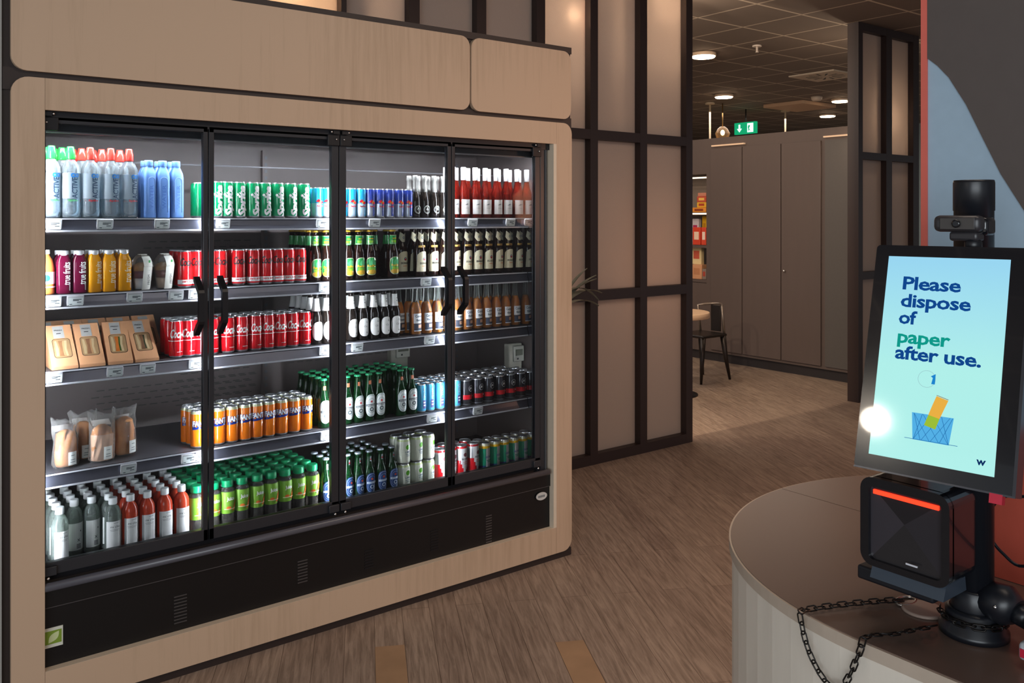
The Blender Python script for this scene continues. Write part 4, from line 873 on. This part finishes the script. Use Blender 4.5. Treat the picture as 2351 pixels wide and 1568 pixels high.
run('teal_can', 5, 'teal can with yellow top', [1112, 1135, 1156, 1178, 1199, 1219], .0258, 2, 'tall red cans', y0=.105)

# --- sandwich wedges
M_KRAFT = mat('kraft_card', 'f0b282', .6, var=.05); M_BREAD = mat('toast', 'b89468', .7, var=.15, scale=60); M_CRUST = mat('toast_edge', 'd8bc90', .7, var=.1)
def wedge_on(b, pts, m, off, W, L):
    """flat shape in the slanted face (u across, v up the slope), lifted by OFF"""
    c = 1 / math.sqrt(2); bm = poly_bm(pts)
    for v in bm.verts:
        u, t = v.co.x, v.co.y; v.co = Vector((u, t * c - off * c, t * c + off * c))
    b.add(bm, m); bm.free()
W, L = .080, .190; c = L / math.sqrt(2)
for key, fc, f2 in (('sandwich_ham', 'a87850', 'd0a878'), ('sandwich_tuna', '9a6a48', 'c89868'), ('sandwich_carrot', 'e07a28', '4a6a28'), ('sandwich_green', '8a6040', '3f4a2c')):
    b = B(); b.prism([(.0, 0), (c, 0), (c, c), (c - .010, c), (0, .010)], 'x', -W / 2, W / 2, M_KRAFT); bx = b.mesh('carton')
    b = B(); wedge_on(b, rrect(-.027, .042, .029, .124, .010), mat('window_rim', '6a4a34', .5), .0078, W, L); wr = b.mesh('window_rim', False)
    b = B(); wedge_on(b, rrect(-.025, .044, .027, .122, .009), M_BREAD, .0082, W, L)
    wedge_on(b, [(-.020, .050), (-.012, .050), (-.010, .08), (-.014, .114), (-.020, .114)], M_CRUST, .0086, W, L); wedge_on(b, [(.010, .049), (.017, .049), (.014, .08), (.018, .114), (.010, .114), (.007, .08)], M_CRUST, .0086, W, L)
    wedge_on(b, [(-.010, .049), (.004, .049), (.006, .07), (.002, .09), (.005, .114), (-.009, .114), (-.006, .085)], mat('fill_' + key, fc, .6, var=.3, scale=50), .0088, W, L)
    wedge_on(b, [(.003, .052), (.008, .05), (.007, .08), (.009, .112), (.004, .112), (.002, .08)], mat('fill2_' + key, f2, .6, var=.3, scale=50), .0090, W, L); sw = b.mesh('sandwich', False)
    b = B(); wedge_on(b, rect_pts(.034, .052, -.002, .152), mat('grey_sticker', 'c2c2be', .5), .0080, W, L)
    t = text_bm('FRESH', width=.024, height=.006, bold=.02)
    q = 1 / math.sqrt(2)
    for v in t.verts: u, w = v.co.x - .002, v.co.y + .160; v.co = Vector((u, w * q - .0084 * q, w * q + .0084 * q))
    b.add(t, M_INK); t.free(); wedge_on(b, rect_pts(.014, .003, -.002, .146), M_INK, .0084, W, L); st = b.mesh('sticker', False)
    kind(key, 'sandwich_box', 'sandwich box', [('carton', bx, False), ('window_rim', wr, False), ('sandwich', sw, False), ('sticker', st, False)])
G = 'kraft sandwich boxes on the third shelf'
for key, px, rz, L_ in (('sandwich_ham', 149, .02, 'kraft sandwich box at the fridge left side, front row of the third shelf'), ('sandwich_tuna', 212, .0, 'kraft sandwich box with brown filling, second from the fridge left side, front row'), ('sandwich_carrot', 276, -.05, 'kraft sandwich box with orange filling in its window, front row'), ('sandwich_green', 337, .03, 'kraft sandwich box with dark green filling, front row next to the cola cans')):
    place(key, wx(px, .125), .116, SH[3] + .0006, lab(L_), G, rz)
for i, px in enumerate((120, 174, 231, 289, 347)):
    place(('sandwich_tuna', 'sandwich_ham', 'sandwich_green', 'sandwich_tuna', 'sandwich_green')[i], wx(px, .265), .262, SH[3] + .0006, lab(f'kraft sandwich box, third shelf back row, {ORD[i]} from the fridge left side'), G, 0)

# --- bread rolls in clear bags
M_BAG = glassy('bag_film', 'f8f8f6', 'e8e8e6', .93, .10, .6); M_ROLL = mat('baked_roll', 'e89a5c', .6, var=.35, scale=30, bump=.8); M_SLIP = mat('paper_slip', 'f6c4a4', .5, var=.12, scale=30)
def bread(px, y, label, rz, wrap_m, hh=.105, seed=0):
    rnd = random.Random(seed); x = wx(px, y); z = SH[4] + .0006
    r = thing('bread_bag', label, 'bag', (x, y, z), 'bagged bread rolls on the fourth shelf', rz)
    b = B(); n = 20; rings = []
    prof = [(.028, .021, .004), (.034, .027, .014), (.0355, .029, .05), (.0345, .029, .09), (.029, .024, hh + .008), (.012, .010, hh + .020)]
    vs = [];
    for rx, ry, zz in prof:
        for k in range(n):
            t = 2 * PI * k / n; q = 1 + rnd.uniform(-.05, .05); vs.append((rx * q * math.sin(t), -ry * q * math.cos(t), zz))
    b.faces(vs, [(n * i + k, n * i + (k + 1) % n, n * i + n + (k + 1) % n, n * i + n + k) for i in range(len(prof) - 1) for k in range(n)] + [tuple(range(n))[::-1], tuple(range(n * (len(prof) - 1), n * len(prof)))], M_ROLL, True)
    part(r, 'bread_roll', b, local=True)
    if wrap_m:
        b = B(); b.lathe([(.0362, .006), (.0365, .095)], wrap_m, 20, sy=.84, cap=False); part(r, 'paper_wrap', b, local=True)
    b = B(); vs = []; prof = [(.036, .027, 0), (.041, .033, .010), (.039, .034, .05), (.039, .034, .09), (.040, .026, .118), (.042, .008, .142), (.046, .003, .160)]
    for j, (rx, ry, zz) in enumerate(prof):
        for k in range(n):
            t = 2 * PI * k / n; q = 1 + rnd.uniform(-.10, .10) * (j > 0); dz = rnd.uniform(-.010, .012) * (j == 6) + (.012 * abs(math.sin(t)) ** 3 if j == 6 else 0)
            vs.append((rx * q * math.sin(t), -ry * q * math.cos(t), zz + dz))
    b.faces(vs, [(n * i + k, n * i + (k + 1) % n, n * i + n + (k + 1) % n, n * i + n + k) for i in range(len(prof) - 1) for k in range(n)], M_BAG)
    part(r, 'clear_bag', b, local=True)
    w = wrap(poly_bm(rect_pts(.028, .044)), .0385, .034, .30, .003); b = B(); b.add(w, mat('bag_sticker', 'e8ece6', .5)); w.free()
    for zz, ww in ((.030, .014), (.022, .016), (.044, .012)):
        w = wrap(poly_bm(rect_pts(ww, .002)), .0385, zz, .30, .0036); b.add(w, mat('grey_ink', '6f7478', .6)); w.free()
    part(r, 'sticker', b, local=True)
bread(150, .165, 'bagged brown roll with white sticker at the fridge left side, fourth shelf', .1, None, seed=1)
bread(190, .235, 'bagged roll in the gap behind two front bags, fourth shelf', -.2, None, .11, seed=2)
bread(234, .170, 'bagged roll in bright peach paper, front of the fourth shelf', .0, M_SLIP, seed=3)
bread(285, .205, 'bagged dark roll with white sticker, nearest the orange soda cans', .25, None, .115, seed=4)

# ================================================================== the checkout island
CT = .95; CCX, CCY, CR = -.95, -2.378, .546
M_TOP = mat('island_top', '6e5b52', .3, var=.03, scale=3, coat=.2); M_BODY = wood('island_body', 'd4cbbe', 'ded5c8', (5, 5, 1)); M_BAND = mat('island_edge', 'b8a898', .5)
r = thing('checkout_island', 'round-ended checkout counter with pale sides and a dark brown top', 'counter', (CCX, -3.0, 0))
def half(a0, a1, rr, yend):
    n = 32; return [(CCX + rr * math.cos(a0 + (a1 - a0) * k / n), CCY + rr * math.sin(a0 + (a1 - a0) * k / n)) for k in range(n + 1)]
arc = half(PI, 0, CR - .006, 0)
b = B(); n = len(arc); YE = -4.2
out = [(CCX - CR + .006, YE)] + arc + [(CCX + CR - .006, YE)]
b.prism(out, 'z', .06, CT - .02, M_BODY)
for f in b.bm.faces:
    if abs(f.normal.z) < .1 or len(f.verts) == 4: f.smooth = False
part(r, 'island_body', b)
b = B(); b.prism([(CCX - CR + .05, YE)] + half(PI, 0, CR - .05, 0) + [(CCX + CR - .05, YE)], 'z', 0, .06, M_BLK2); part(r, 'plinth', b)
for s, (a0, a1) in ((-1, (PI, PI / 2)), (1, (PI / 2, 0))):
    arc = half(a0, a1, CR, 0); ai = half(a0, a1, CR - .004, 0)
    gx = CCX + s * .0012
    if s < 0: o = [(CCX - CR + .004, YE)] + ai[:-1] + [(gx, CCY + CR - .004), (gx, YE)]; oe = [(CCX - CR, YE)] + arc[:-1] + [(gx, CCY + CR), (gx, YE)]
    else: o = [(gx, YE), (gx, CCY + CR - .004)] + ai[1:] + [(CCX + CR - .004, YE)]; oe = [(gx, YE), (gx, CCY + CR)] + arc[1:] + [(CCX + CR, YE)]
    b = B(); b.prism(oe, 'z', CT - .022, CT - .0012, M_BAND); b.prism(o, 'z', CT - .003, CT, M_TOP); part(r, 'worktop', b)
# divider panel standing on the seam
r = thing('divider_panel', 'tall pale blue panel with dark swoosh and red lower part, standing on the island', 'panel', (-1.0, -3.2, CT))
PX = -1.08; PY1 = -2.2475; PZ1 = 2.9
b = B(); b.box((PX, -4.15, CT + .0005), (-.92, PY1, PZ1), mat('panel_blue', '9fb6c8', .5)); part(r, 'board', b)
b = B(); b.box((PX - .004, PY1 - .0105, CT + .001), (PX + .01, PY1 + .0015, PZ1), mat('panel_pink', 'd8685a', .5)); part(r, 'edge_trim', b, 'coral red edge strip')
cv = [(-2.258, 1.906), (-2.278, 1.888), (-2.299, 1.8635), (-2.331, 1.809), (-2.362, 1.742), (-2.392, 1.678), (-2.4295, 1.6146), (-2.50, 1.50), (-2.62, 1.40), (-2.9, 1.33), (-4.15, 1.30)]
b = B(); b.prism([(-2.258, PZ1)] + cv + [(-4.15, PZ1)], 'x', PX - .003, PX + .002, mat('panel_dark', '554c49', .55)); part(r, 'dark_swoosh', b)
b = B(); b.prism([(-2.258, CT + .001), (-2.258, 1.243), (-2.4, 1.246), (-2.6, 1.235), (-3.0, 1.20), (-4.15, 1.15), (-4.15, CT + .001)], 'x', PX - .003, PX + .002, mat('panel_red', 'b04a38', .5)); part(r, 'red_wave', b)

# ---- kiosk stand
M_KB = mat('kiosk_black', '17191f', .35, var=.03); M_KB2 = mat('kiosk_gloss', '101218', .16, coat=.5)
PSX, PSY = -1.329, -2.458
r = thing('kiosk_stand', 'black round kiosk post on a stepped base holding the payment screen', 'stand', (PSX, PSY, CT))
b = B(); b.lathe([(.050, 0), (.050, .009), (.046, .012), (.046, .020), (.041, .023), (.041, .036), (.035, .040)], M_KB, 36, (PSX, PSY, CT + .0005)); part(r, 'base', b)
b = B(); b.lathe([(.0285, .03), (.0285, .66), (.0295, .6605), (.0295, .704), (.0285, .708)], M_KB, 32, (PSX, PSY, CT)); part(r, 'post', b)
b = B(); b.lathe([(.0325, .038), (.033, .042), (.033, .070), (.030, .073)], M_KB, 32, (PSX, PSY, CT)); part(r, 'collar', b)
b = B(); b.box((-1.402, -2.431, 1.003), (-1.315, -2.303, 1.026), M_KB, .004); part(r, 'tray', b)
b = B(); b.tube([(PSX, PSY - .01, 1.012), (PSX - .002, PSY - .050, 1.010), (PSX - .004, PSY - .066, 1.006)], .03, M_KB, 20, rad=[.026, .031, .020]); b.tube([(PSX - .004, PSY - .060, 1.006), (PSX - .004, -2.543, 1.0)], .016, M_KB, 16)
b.sphere((PSX - .03, PSY - .045, 1.014), .0035, M_CHROME, 8); part(r, 'side_arm', b)
b = B(); b.box((-1.435, PSY - .03, 1.36), (PSX, PSY + .03, 1.42), M_KB, .004); part(r, 'screen_bracket', b)
# ---- screen
A_ = Vector((.1415, -.9899, 0)).normalized(); U_ = Vector((.265, -.0398, .9634)); U_ = (U_ - A_ * U_.dot(A_)).normalized(); N_ = A_.cross(U_).normalized()
TL = Vector((-1.4517, -2.3872, 1.5401)); SW, SHH = .16875, .30
MS = Matrix((( A_.x, U_.x, N_.x, TL.x), (A_.y, U_.y, N_.y, TL.y), (A_.z, U_.z, N_.z, TL.z), (0, 0, 0, 1)))
r = thing('touch_screen', 'upright payment touch screen asking to dispose of paper after use', 'screen', (0, 0, 0)); r.matrix_world = MS
def sp(b): return b
b = B(); b.prism(rrect(-.020, -SHH - .022, SW + .0265, .0175, .006), 'z', -.028, .0, M_KB2); part(r, 'bezel', b, local=True)
b = B(); b.prism([(.0, -SHH), (SW, -SHH), (SW, 0), (0, 0)], 'z', 0, .0007, screen_mat()); part(r, 'display', b, local=True)
b = B(); b.box((-.020, -SHH - .0225, -.004), (SW + .0265, -SHH - .020, .0008), mat('bezel_shine', '55565c', .2, metal=.6)); b.box((SW + .023, -SHH - .022, -.03), (SW + .027, .0175, .0005), mat('bezel_side', '33343a', .25)); part(r, 'bezel_trim', b, local=True)
b = B(); b.box((SW - .004, -SHH - .034, -.012), (SW + .012, -SHH - .021, .002), mat('red_plastic', 'c01f3a', .35)); part(r, 'red_clip', b, local=True)
M_TB = emis('text_blue', '1450a0', .75); M_TT = emis('text_teal', '10a090', .9); M_TN = emis('text_navy', '123a7a', .6)
def sline(txt, u, v, w, cap, m, ll):
    bm = text_bm(txt, width=w, bold=.026); ys = [p.co.y for p in bm.verts]; xs = [p.co.x for p in bm.verts]
    bb = text_bm('H', height=1.0); bb.free()
    full = text_bm(txt, height=1.0, bold=.026); full.free()
    # scale so that the cap height of the line fits CAP; baseline sits at v
    raw = _TXT[(txt, .026, 0.)][0]; ry = [p[1] for p in raw]; h = max(ry) - min(ry); sy = cap / .729
    k = sy * h / (max(ys) - min(ys)); y0 = min(ys) * k
    for p in bm.verts: p.co = Vector((p.co.x - min(xs) + u, p.co.y * k - y0 + v + min(ry) * sy, .0011))
    b = B(); b.add(bm, m); bm.free(); part(r, 'lettering', b, ll, local=True)
sline('Please', .0252, -.0503, .082, .0200, M_TB, None); sline('dispose', .0245, -.0768, .098, .0200, M_TB, None); sline('of', .0242, -.1025, .026, .0200, M_TB, None)
sline('paper', .0252, -.1312, .074, .0200, M_TT, 'teal lettering'); sline('after use.', .0238, -.1552, .118, .0200, M_TB, None); sline('w', .1455, -.2875, .012, .0105, M_TN, None)
b = B(); b.add(poly_bm([(.0558, -.2306), (.1126, -.2306), (.1089, -.2688), (.0598, -.2685)]), emis('bin_blue', '58b8f0', .9))
for q in [b]:
    for v in b.bm.verts: v.co.z = .0010
    for k in range(5):
        x0 = .058 + k * .0125; 
        for (xa, xb) in ((x0 - .012, x0 + .012), (x0 + .012, x0 - .012)):
            xa, xb = min(max(xa, .0585), .111), min(max(xb, .0605), .108)
            b.box((0, 0, 0), (.0001, .0001, .0001), M_TB) if False else b.faces([(xa, -.2312, .0012), (xa + .0007, -.2312, .0012), (xb + .0007, -.2680, .0012), (xb, -.2680, .0012)], [(0, 1, 2, 3)], emis('line_blue', '2a7fc8', .7))
    b.faces([(.0485, -.2675, .0012), (.1203, -.2675, .0012), (.1203, -.2682, .0012), (.0485, -.2682, .0012)], [(0, 1, 2, 3)], emis('line_blue', '2a7fc8', .7))
part(r, 'bin_picture', b, local=True)
b = B(); b.faces([(.0873, -.2030, .0014), (.1036, -.2074, .0014), (.0985, -.2215, .0014), (.0825, -.2175, .0014)], [(0, 1, 2, 3)], emis('carton_yellow', 'f4b848', .9)); b.faces([(.0825, -.2175, .0014), (.0985, -.2215, .0014), (.0940, -.2345, .0014), (.0785, -.2310, .0014)], [(0, 1, 2, 3)], emis('carton_yellow', 'f4b848', .9))
b.faces([(.0785, -.2310, .0014), (.0940, -.2345, .0014), (.0895, -.2500, .0014), (.0738, -.2462, .0014)], [(0, 1, 2, 3)], emis('carton_lime', 'a8cc3c', .85)); b.faces([(.0873, -.2014, .0014), (.1036, -.2058, .0014), (.1036, -.2066, .0014), (.0873, -.2022, .0014)], [(0, 1, 2, 3)], emis('carton_line', 'a87830', .7)); part(r, 'carton_picture', b, local=True)
b = B(); q = ring_bm(.0118, .0124, .0718, -.1805, 24)
for v in q.verts: v.co.z = .0011
b.add(q, emis('ball_grey', 'a8d8dc', .8)); q.free(); b.faces([(.077, -.176, .0012), (.0835, -.172, .0012), (.0835, -.187, .0012), (.0785, -.187, .0012), (.080, -.178, .0012)], [(0, 1, 2, 3, 4)], emis('ball_blue', '1f8ad8', .9)); part(r, 'paper_ball_picture', b, local=True)
gl = Vector((-6.10, -1.245, 2.62))
g = thing('pendant_globe', 'round white pendant lamp mirrored as a glare on the payment screen', 'pendant lamp', gl - Vector((0, 0, .1)))
b = B(); b.sphere(gl, .085, emis('globe_white', 'fff0dc', 70.), 20); part(g, 'globe', b)
b = B(); b.cyl(gl + Vector((0, 0, .08)), (gl.x, gl.y, CEIL), .008, M_BLK, 8); part(g, 'cord', b)
# ---- webcam
wc = Vector((-1.400, -2.468, 1.5905))
r = thing('webcam', 'small grey webcam clipped in front of the post above the payment screen', 'webcam', wc)
b = B(); b.box((wc.x - .012, wc.y - .036, wc.z - .0125), (wc.x + .012, wc.y + .034, wc.z + .0125), mat('webcam_grey', '343235', .35), .008, 3); b.box((wc.x - .0135, wc.y - .030, wc.z - .009), (wc.x - .011, wc.y + .022, wc.z + .009), mat('webcam_face', '4a4644', .3), .001); part(r, 'camera_body', b)
b = B(); b.lathe([(.006, 0), (.006, .004), (.004, .0045)], M_KB2, 16); b.xform(Matrix.Translation((wc.x - .0135, wc.y - .004, wc.z)) @ Matrix.Rotation(-PI / 2, 4, 'Y')); part(r, 'lens', b)
b = B(); b.box((wc.x - .006, wc.y - .030, wc.z - .026), (wc.x + .02, wc.y + .012, wc.z - .012), mat('webcam_grey', '4c4a4c', .35), .004); b.lathe([(.012, 0), (.012, .016), (.009, .02)], M_KB, 16, (wc.x + .004, wc.y - .02, wc.z - .043)); part(r, 'clip', b)
b = B(); b.box((wc.x + .012, wc.y - .036, wc.z - .018), (wc.x + .045, wc.y + .0, wc.z + .010), M_KB2, .006); part(r, 'mount', b)
# ---- scanner
r = thing('barcode_scanner', 'black presentation barcode scanner with a glowing red light bar below the screen', 'scanner', (-1.40, -2.40, 1.0265))
b = B(); SX0, SX1, SY0, SY1, SZ0, SZ1 = -1.430, -1.359, -2.474, -2.332, 1.048, 1.188
b.prism(rrect(SY0, SZ0, SY1, SZ1, .020), 'x', SX0, SX1, M_KB2); part(r, 'housing', b)
b = B(); rim_o = rrect(SY0, SZ0, SY1, SZ1, .020); rim_i = rrect(SY0 + .012, SZ0 + .010, SY1 - .014, SZ1 - .014, .008)
n = len(rim_o); vs = [(SX0 - .010, u, v) for u, v in rim_o] + [(SX0 - .010, u, v) for u, v in rim_i] + [(SX0 + .004, u, v) for u, v in rim_o] + [(SX0 + .004, u, v) for u, v in rim_i]
b.faces(vs, [(k, (k + 1) % n, n + (k + 1) % n, n + k) for k in range(n)] + [(2 * n + k, k, (k + 1) % n, 2 * n + (k + 1) % n)[::-1] for k in range(n)] + [(n + k, n + (k + 1) % n, 3 * n + (k + 1) % n, 3 * n + k) for k in range(n)], M_KB2); part(r, 'front_rim', b)
b = B(); y0, y1, z0, z1 = SY0 + .012, SY1 - .014, SZ0 + .010, SZ1 - .014; ap = (SX0 + .0, (y0 + y1) / 2, (z0 + z1) / 2 + .012); X_ = SX0 - .003
vs = [(X_, y0, z0), (X_, y1, z0), (X_, y1, z1), (X_, y0, z1), (X_ + .0025, (y0 + y1) / 2 + .004, (z0 + z1) / 2 + .008)]
ms = [mat('scan_pane_a', '2c2a2c', .16), mat('scan_pane_b', '37343a', .2), mat('scan_pane_c', '232226', .16), mat('scan_pane_d', '302e33', .18)]
for k in range(4): b.faces([vs[k], vs[(k + 1) % 4], vs[4]], [(0, 1, 2)], ms[k])
part(r, 'scan_window', b)
b = B(); b.box((SX0 - .0065, SY0 + .018, SZ1 - .026), (SX0 - .003, SY1 - .020, SZ1 - .0195), mat('scan_red', 'ff3a1c', .4, emit=2.2, ecol='ff3018')); part(r, 'light_bar', b, 'glowing red light bar')
b = B(); b.box((SX0 - .0115, SY0 + .048, SZ0 + .020), (SX0 - .0095, SY0 + .066, SZ0 + .0225), M_RAILT); part(r, 'badge', b)
b = B(); b.prism([(-1.434, 1.0265), (-1.362, 1.0265), (-1.366, 1.050), (-1.424, 1.050)], 'y', -2.462, -2.345, mat('scanner_foot', '3a4450', .3)); part(r, 'foot', b)
# ---- cable
r = thing('scanner_cable', 'black cable looping out behind the kiosk post against the red panel', 'cable', (-1.27, -2.47, 1.10))
pts = []
P0, P1, P2, P3 = onX(2272, 1172, -1.27), onX(2300, 1142, -1.27), onX(2345, 1140, -1.27), onX(2420, 1150, -1.27)
P4, P5, P6 = onX(2440, 1250, -1.27), onX(2351, 1300, -1.27), onX(2300, 1268, -1.27); P7 = onX(2272, 1232, -1.27)
ctrl = [P0, P1, P2, P3, P4, P5, P6, P7]
for i in range(len(ctrl) - 1):
    p0, p1, p2, p3 = ctrl[max(i - 1, 0)], ctrl[i], ctrl[i + 1], ctrl[min(i + 2, len(ctrl) - 1)]
    for k in range(6):
        t = k / 6; pts.append(.5 * ((2 * p1) + (p2 - p0) * t + (2 * p0 - 5 * p1 + 4 * p2 - p3) * t * t + (3 * p1 - p0 - 3 * p2 + p3) * t ** 3))
pts.append(ctrl[-1])
b = B(); b.tube(pts, .0026, M_KB2, 8); part(r, 'cable', b)
# ---- payment terminal at the arm's end
r = thing('card_terminal', 'grey card terminal with a red stripe at the end of the side arm', 'card terminal', (-1.33, -2.57, .97))
b = B(); b.box((-1.385, -2.66, .960), (-1.285, -2.545, .986), mat('terminal_white', 'b8bcc2', .4), .006); b.box((-1.38, -2.655, .986), (-1.29, -2.550, 1.012), mat('terminal_dark', '3a3f4a', .35), .006); part(r, 'terminal_body', b)
b = B(); b.box((-1.387, -2.62, .966), (-1.3845, -2.549, .978), mat('red_plastic', 'c01f3a', .35)); part(r, 'red_key', b)
r = thing('cable_grommet', 'flat beige round cable cover on the counter beside the kiosk base', 'cable cover', (-1.315, -2.385, CT))
b = B(); b.lathe([(.034, 0), (.034, .003), (.031, .0045)], mat('grommet_beige', 'a08a7e', .4), 28, (-1.318, -2.372, CT + .0005)); part(r, 'cover', b)
# ---- chain
def cz(x, y): p = onZ(x, y, CT + .006); return p
XE = CCX - CR - .007
def ce(x, y): return onX(x, y, XE)
cp = [cz(2062, 1378), cz(2020, 1381), cz(1960, 1386), cz(1900, 1393), cz(1856, 1400), ce(1838, 1408), ce(1842, 1440), ce(1852, 1480), ce(1866, 1515), ce(1884, 1548), ce(1908, 1576), ce(1932, 1576), ce(1950, 1552), ce(1966, 1515), ce(1976, 1490), ce(1984, 1466), cz(2006, 1458), cz(2050, 1456), cz(2100, 1446), cz(2146, 1438)]
den = []
for i in range(len(cp) - 1):
    p0, p1, p2, p3 = cp[max(i - 1, 0)], cp[i], cp[i + 1], cp[min(i + 2, len(cp) - 1)]
    for k in range(12):
        t = k / 12; den.append(.5 * ((2 * p1) + (p2 - p0) * t + (2 * p0 - 5 * p1 + 4 * p2 - p3) * t * t + (3 * p1 - p0 - 3 * p2 + p3) * t ** 3))
den.append(cp[-1])
cl = thing('security_chain', 'black link chain running over the counter edge to the kiosk base', 'chain', cz(1900, 1393))
b = B(); pitch = .0145; acc = 0; idx = 0; last = den[0]; nxt = 0.; M_CHN = mat('chain_black', '1b1716', .35, metal=.5)
pos = [(den[0], (den[1] - den[0]).normalized())]
for a, c in zip(den, den[1:]):
    seg = (c - a).length; d = (c - a).normalized() if seg > 1e-9 else Vector((1, 0, 0))
    while acc + seg >= pitch:
        q = pitch - acc; a = a + d * q; seg -= q; acc = 0; pos.append((a.copy(), d.copy()))
    acc += seg
for k, (p, d) in enumerate(pos):
    on_top = p.z > CT + .002; up = Vector((0, 0, 1)) if on_top else Vector((-1, 0, 0))
    s = d.cross(up).normalized(); up = s.cross(d).normalized()
    w = s if k % 2 == 0 else (up * .55 + s * .83 if on_top else up)
    ln, wd = .0098, .0046
    ring = [p + d * (ln - wd) * (1 if math.cos(t) > 0 else -1) + d * wd * math.cos(t) + w * wd * math.sin(t) for t in [2 * PI * (j + .5) / 12 for j in range(12)]]
    if on_top and k % 2: ring = [q + Vector((0, 0, .0012)) for q in ring]
    b.tube(ring, .0013, M_CHN, 6, True)
part(cl, 'chain_links', b)
b = B(); e = cz(2080, 1376); b.tube([e + Vector((.022 * math.cos(t), .013 * math.sin(t), -.003)) for t in [2 * PI * j / 20 for j in range(20)]], .0028, mat('ring_steel', 'a8a09a', .25, metal=.9), 8, True); part(cl, 'end_ring', b)
b = B()
for k in range(16):
    t = 2 * PI * k / 22 + 2.0; p = Vector((PSX + .0475 * math.cos(t), PSY + .0475 * math.sin(t), CT + .028 + .002 * (k % 2))); d = Vector((-math.sin(t), math.cos(t), 0)); w = Vector((math.cos(t), math.sin(t), 0)) if k % 2 else Vector((0, 0, 1))
    b.tube([p + d * .0052 * (1 if math.cos(q) > 0 else -1) + d * .0046 * math.cos(q) + w * .0046 * math.sin(q) for q in [2 * PI * (j + .5) / 12 for j in range(12)]], .0013, M_CHN, 6, True)
part(cl, 'chain_loop', b)

# ================================================================== light
def area(name, loc, size, power, col, rot=(0, 0, 0), sy=None):
    l = bpy.data.lights.new(name, 'AREA'); l.energy = power; l.color = col; l.size = size
    if sy: l.shape = 'RECTANGLE'; l.size_y = sy
    o = bpy.data.objects.new(name, l); COL.objects.link(o); o.location = loc; o.rotation_euler = rot; return o
area('window_daylight', (-6.5, -6.0, 1.9), 5.0, 228, (.86, .94, 1.0), (math.radians(88), 0, math.radians(-48)), 2.6)
area('shop_ceiling_light', (-.2, -2.6, 3.2), 2.4, 50, (1.0, .84, .70), (0, 0, 0), 1.6)
area('rear_room_light', (2.6, 4.5, 3.2), 3.0, 46, (1.0, .86, .74), (0, 0, 0), 3.0)
area('warm_fill_right', (1.6, -1.8, 3.2), 1.2, 16, (1.0, .60, .40), (0, 0, 0), 1.2)  # added warm fill out of view, tints the right end of the oak
l = bpy.data.lights.new('orange_side_fill', 'POINT'); l.energy = 26; l.color = (1., .44, .24); l.shadow_soft_size = .2  # added orange fill out of view, reddens the right-hand oak at mid height
o = bpy.data.objects.new('orange_side_fill', l); COL.objects.link(o); o.location = (1.5, -2.0, 1.7)
area('far_ceiling_fill', (7.8, 4.6, 3.15), 3.0, 150, (1.0, .84, .70))  # added fill behind the cabinets, lifts the far ceiling by bounce
area('snack_light', (1.75, 1.75, 1.30), .5, 5.5, (1.0, .52, .28), (math.radians(-90), 0, 0), .5)
area('aisle_light', (.8, 3.2, 2.9), 2.4, 22, (1.0, .90, .84), (math.radians(-60), 0, 0), 1.0)
w = bpy.data.worlds.new('shop'); scene.world = w; w.use_nodes = True
w.node_tree.nodes['Background'].inputs[0].default_value = (.80, .84, .90, 1); w.node_tree.nodes['Background'].inputs[1].default_value = .42

scene.view_settings.view_transform = 'Standard'; scene.view_settings.look = 'None'; scene.view_settings.exposure = 0.; scene.view_settings.gamma = 1.; scene.view_settings.use_curve_mapping = False
scene.cycles.use_denoising = True
scene.cycles.max_bounces = 7; scene.cycles.diffuse_bounces = 3; scene.cycles.glossy_bounces = 3; scene.cycles.transmission_bounces = 4
scene.cycles.transparent_max_bounces = 40; scene.cycles.sample_clamp_indirect = 4.; scene.cycles.caustics_reflective = False; scene.cycles.caustics_refractive = False
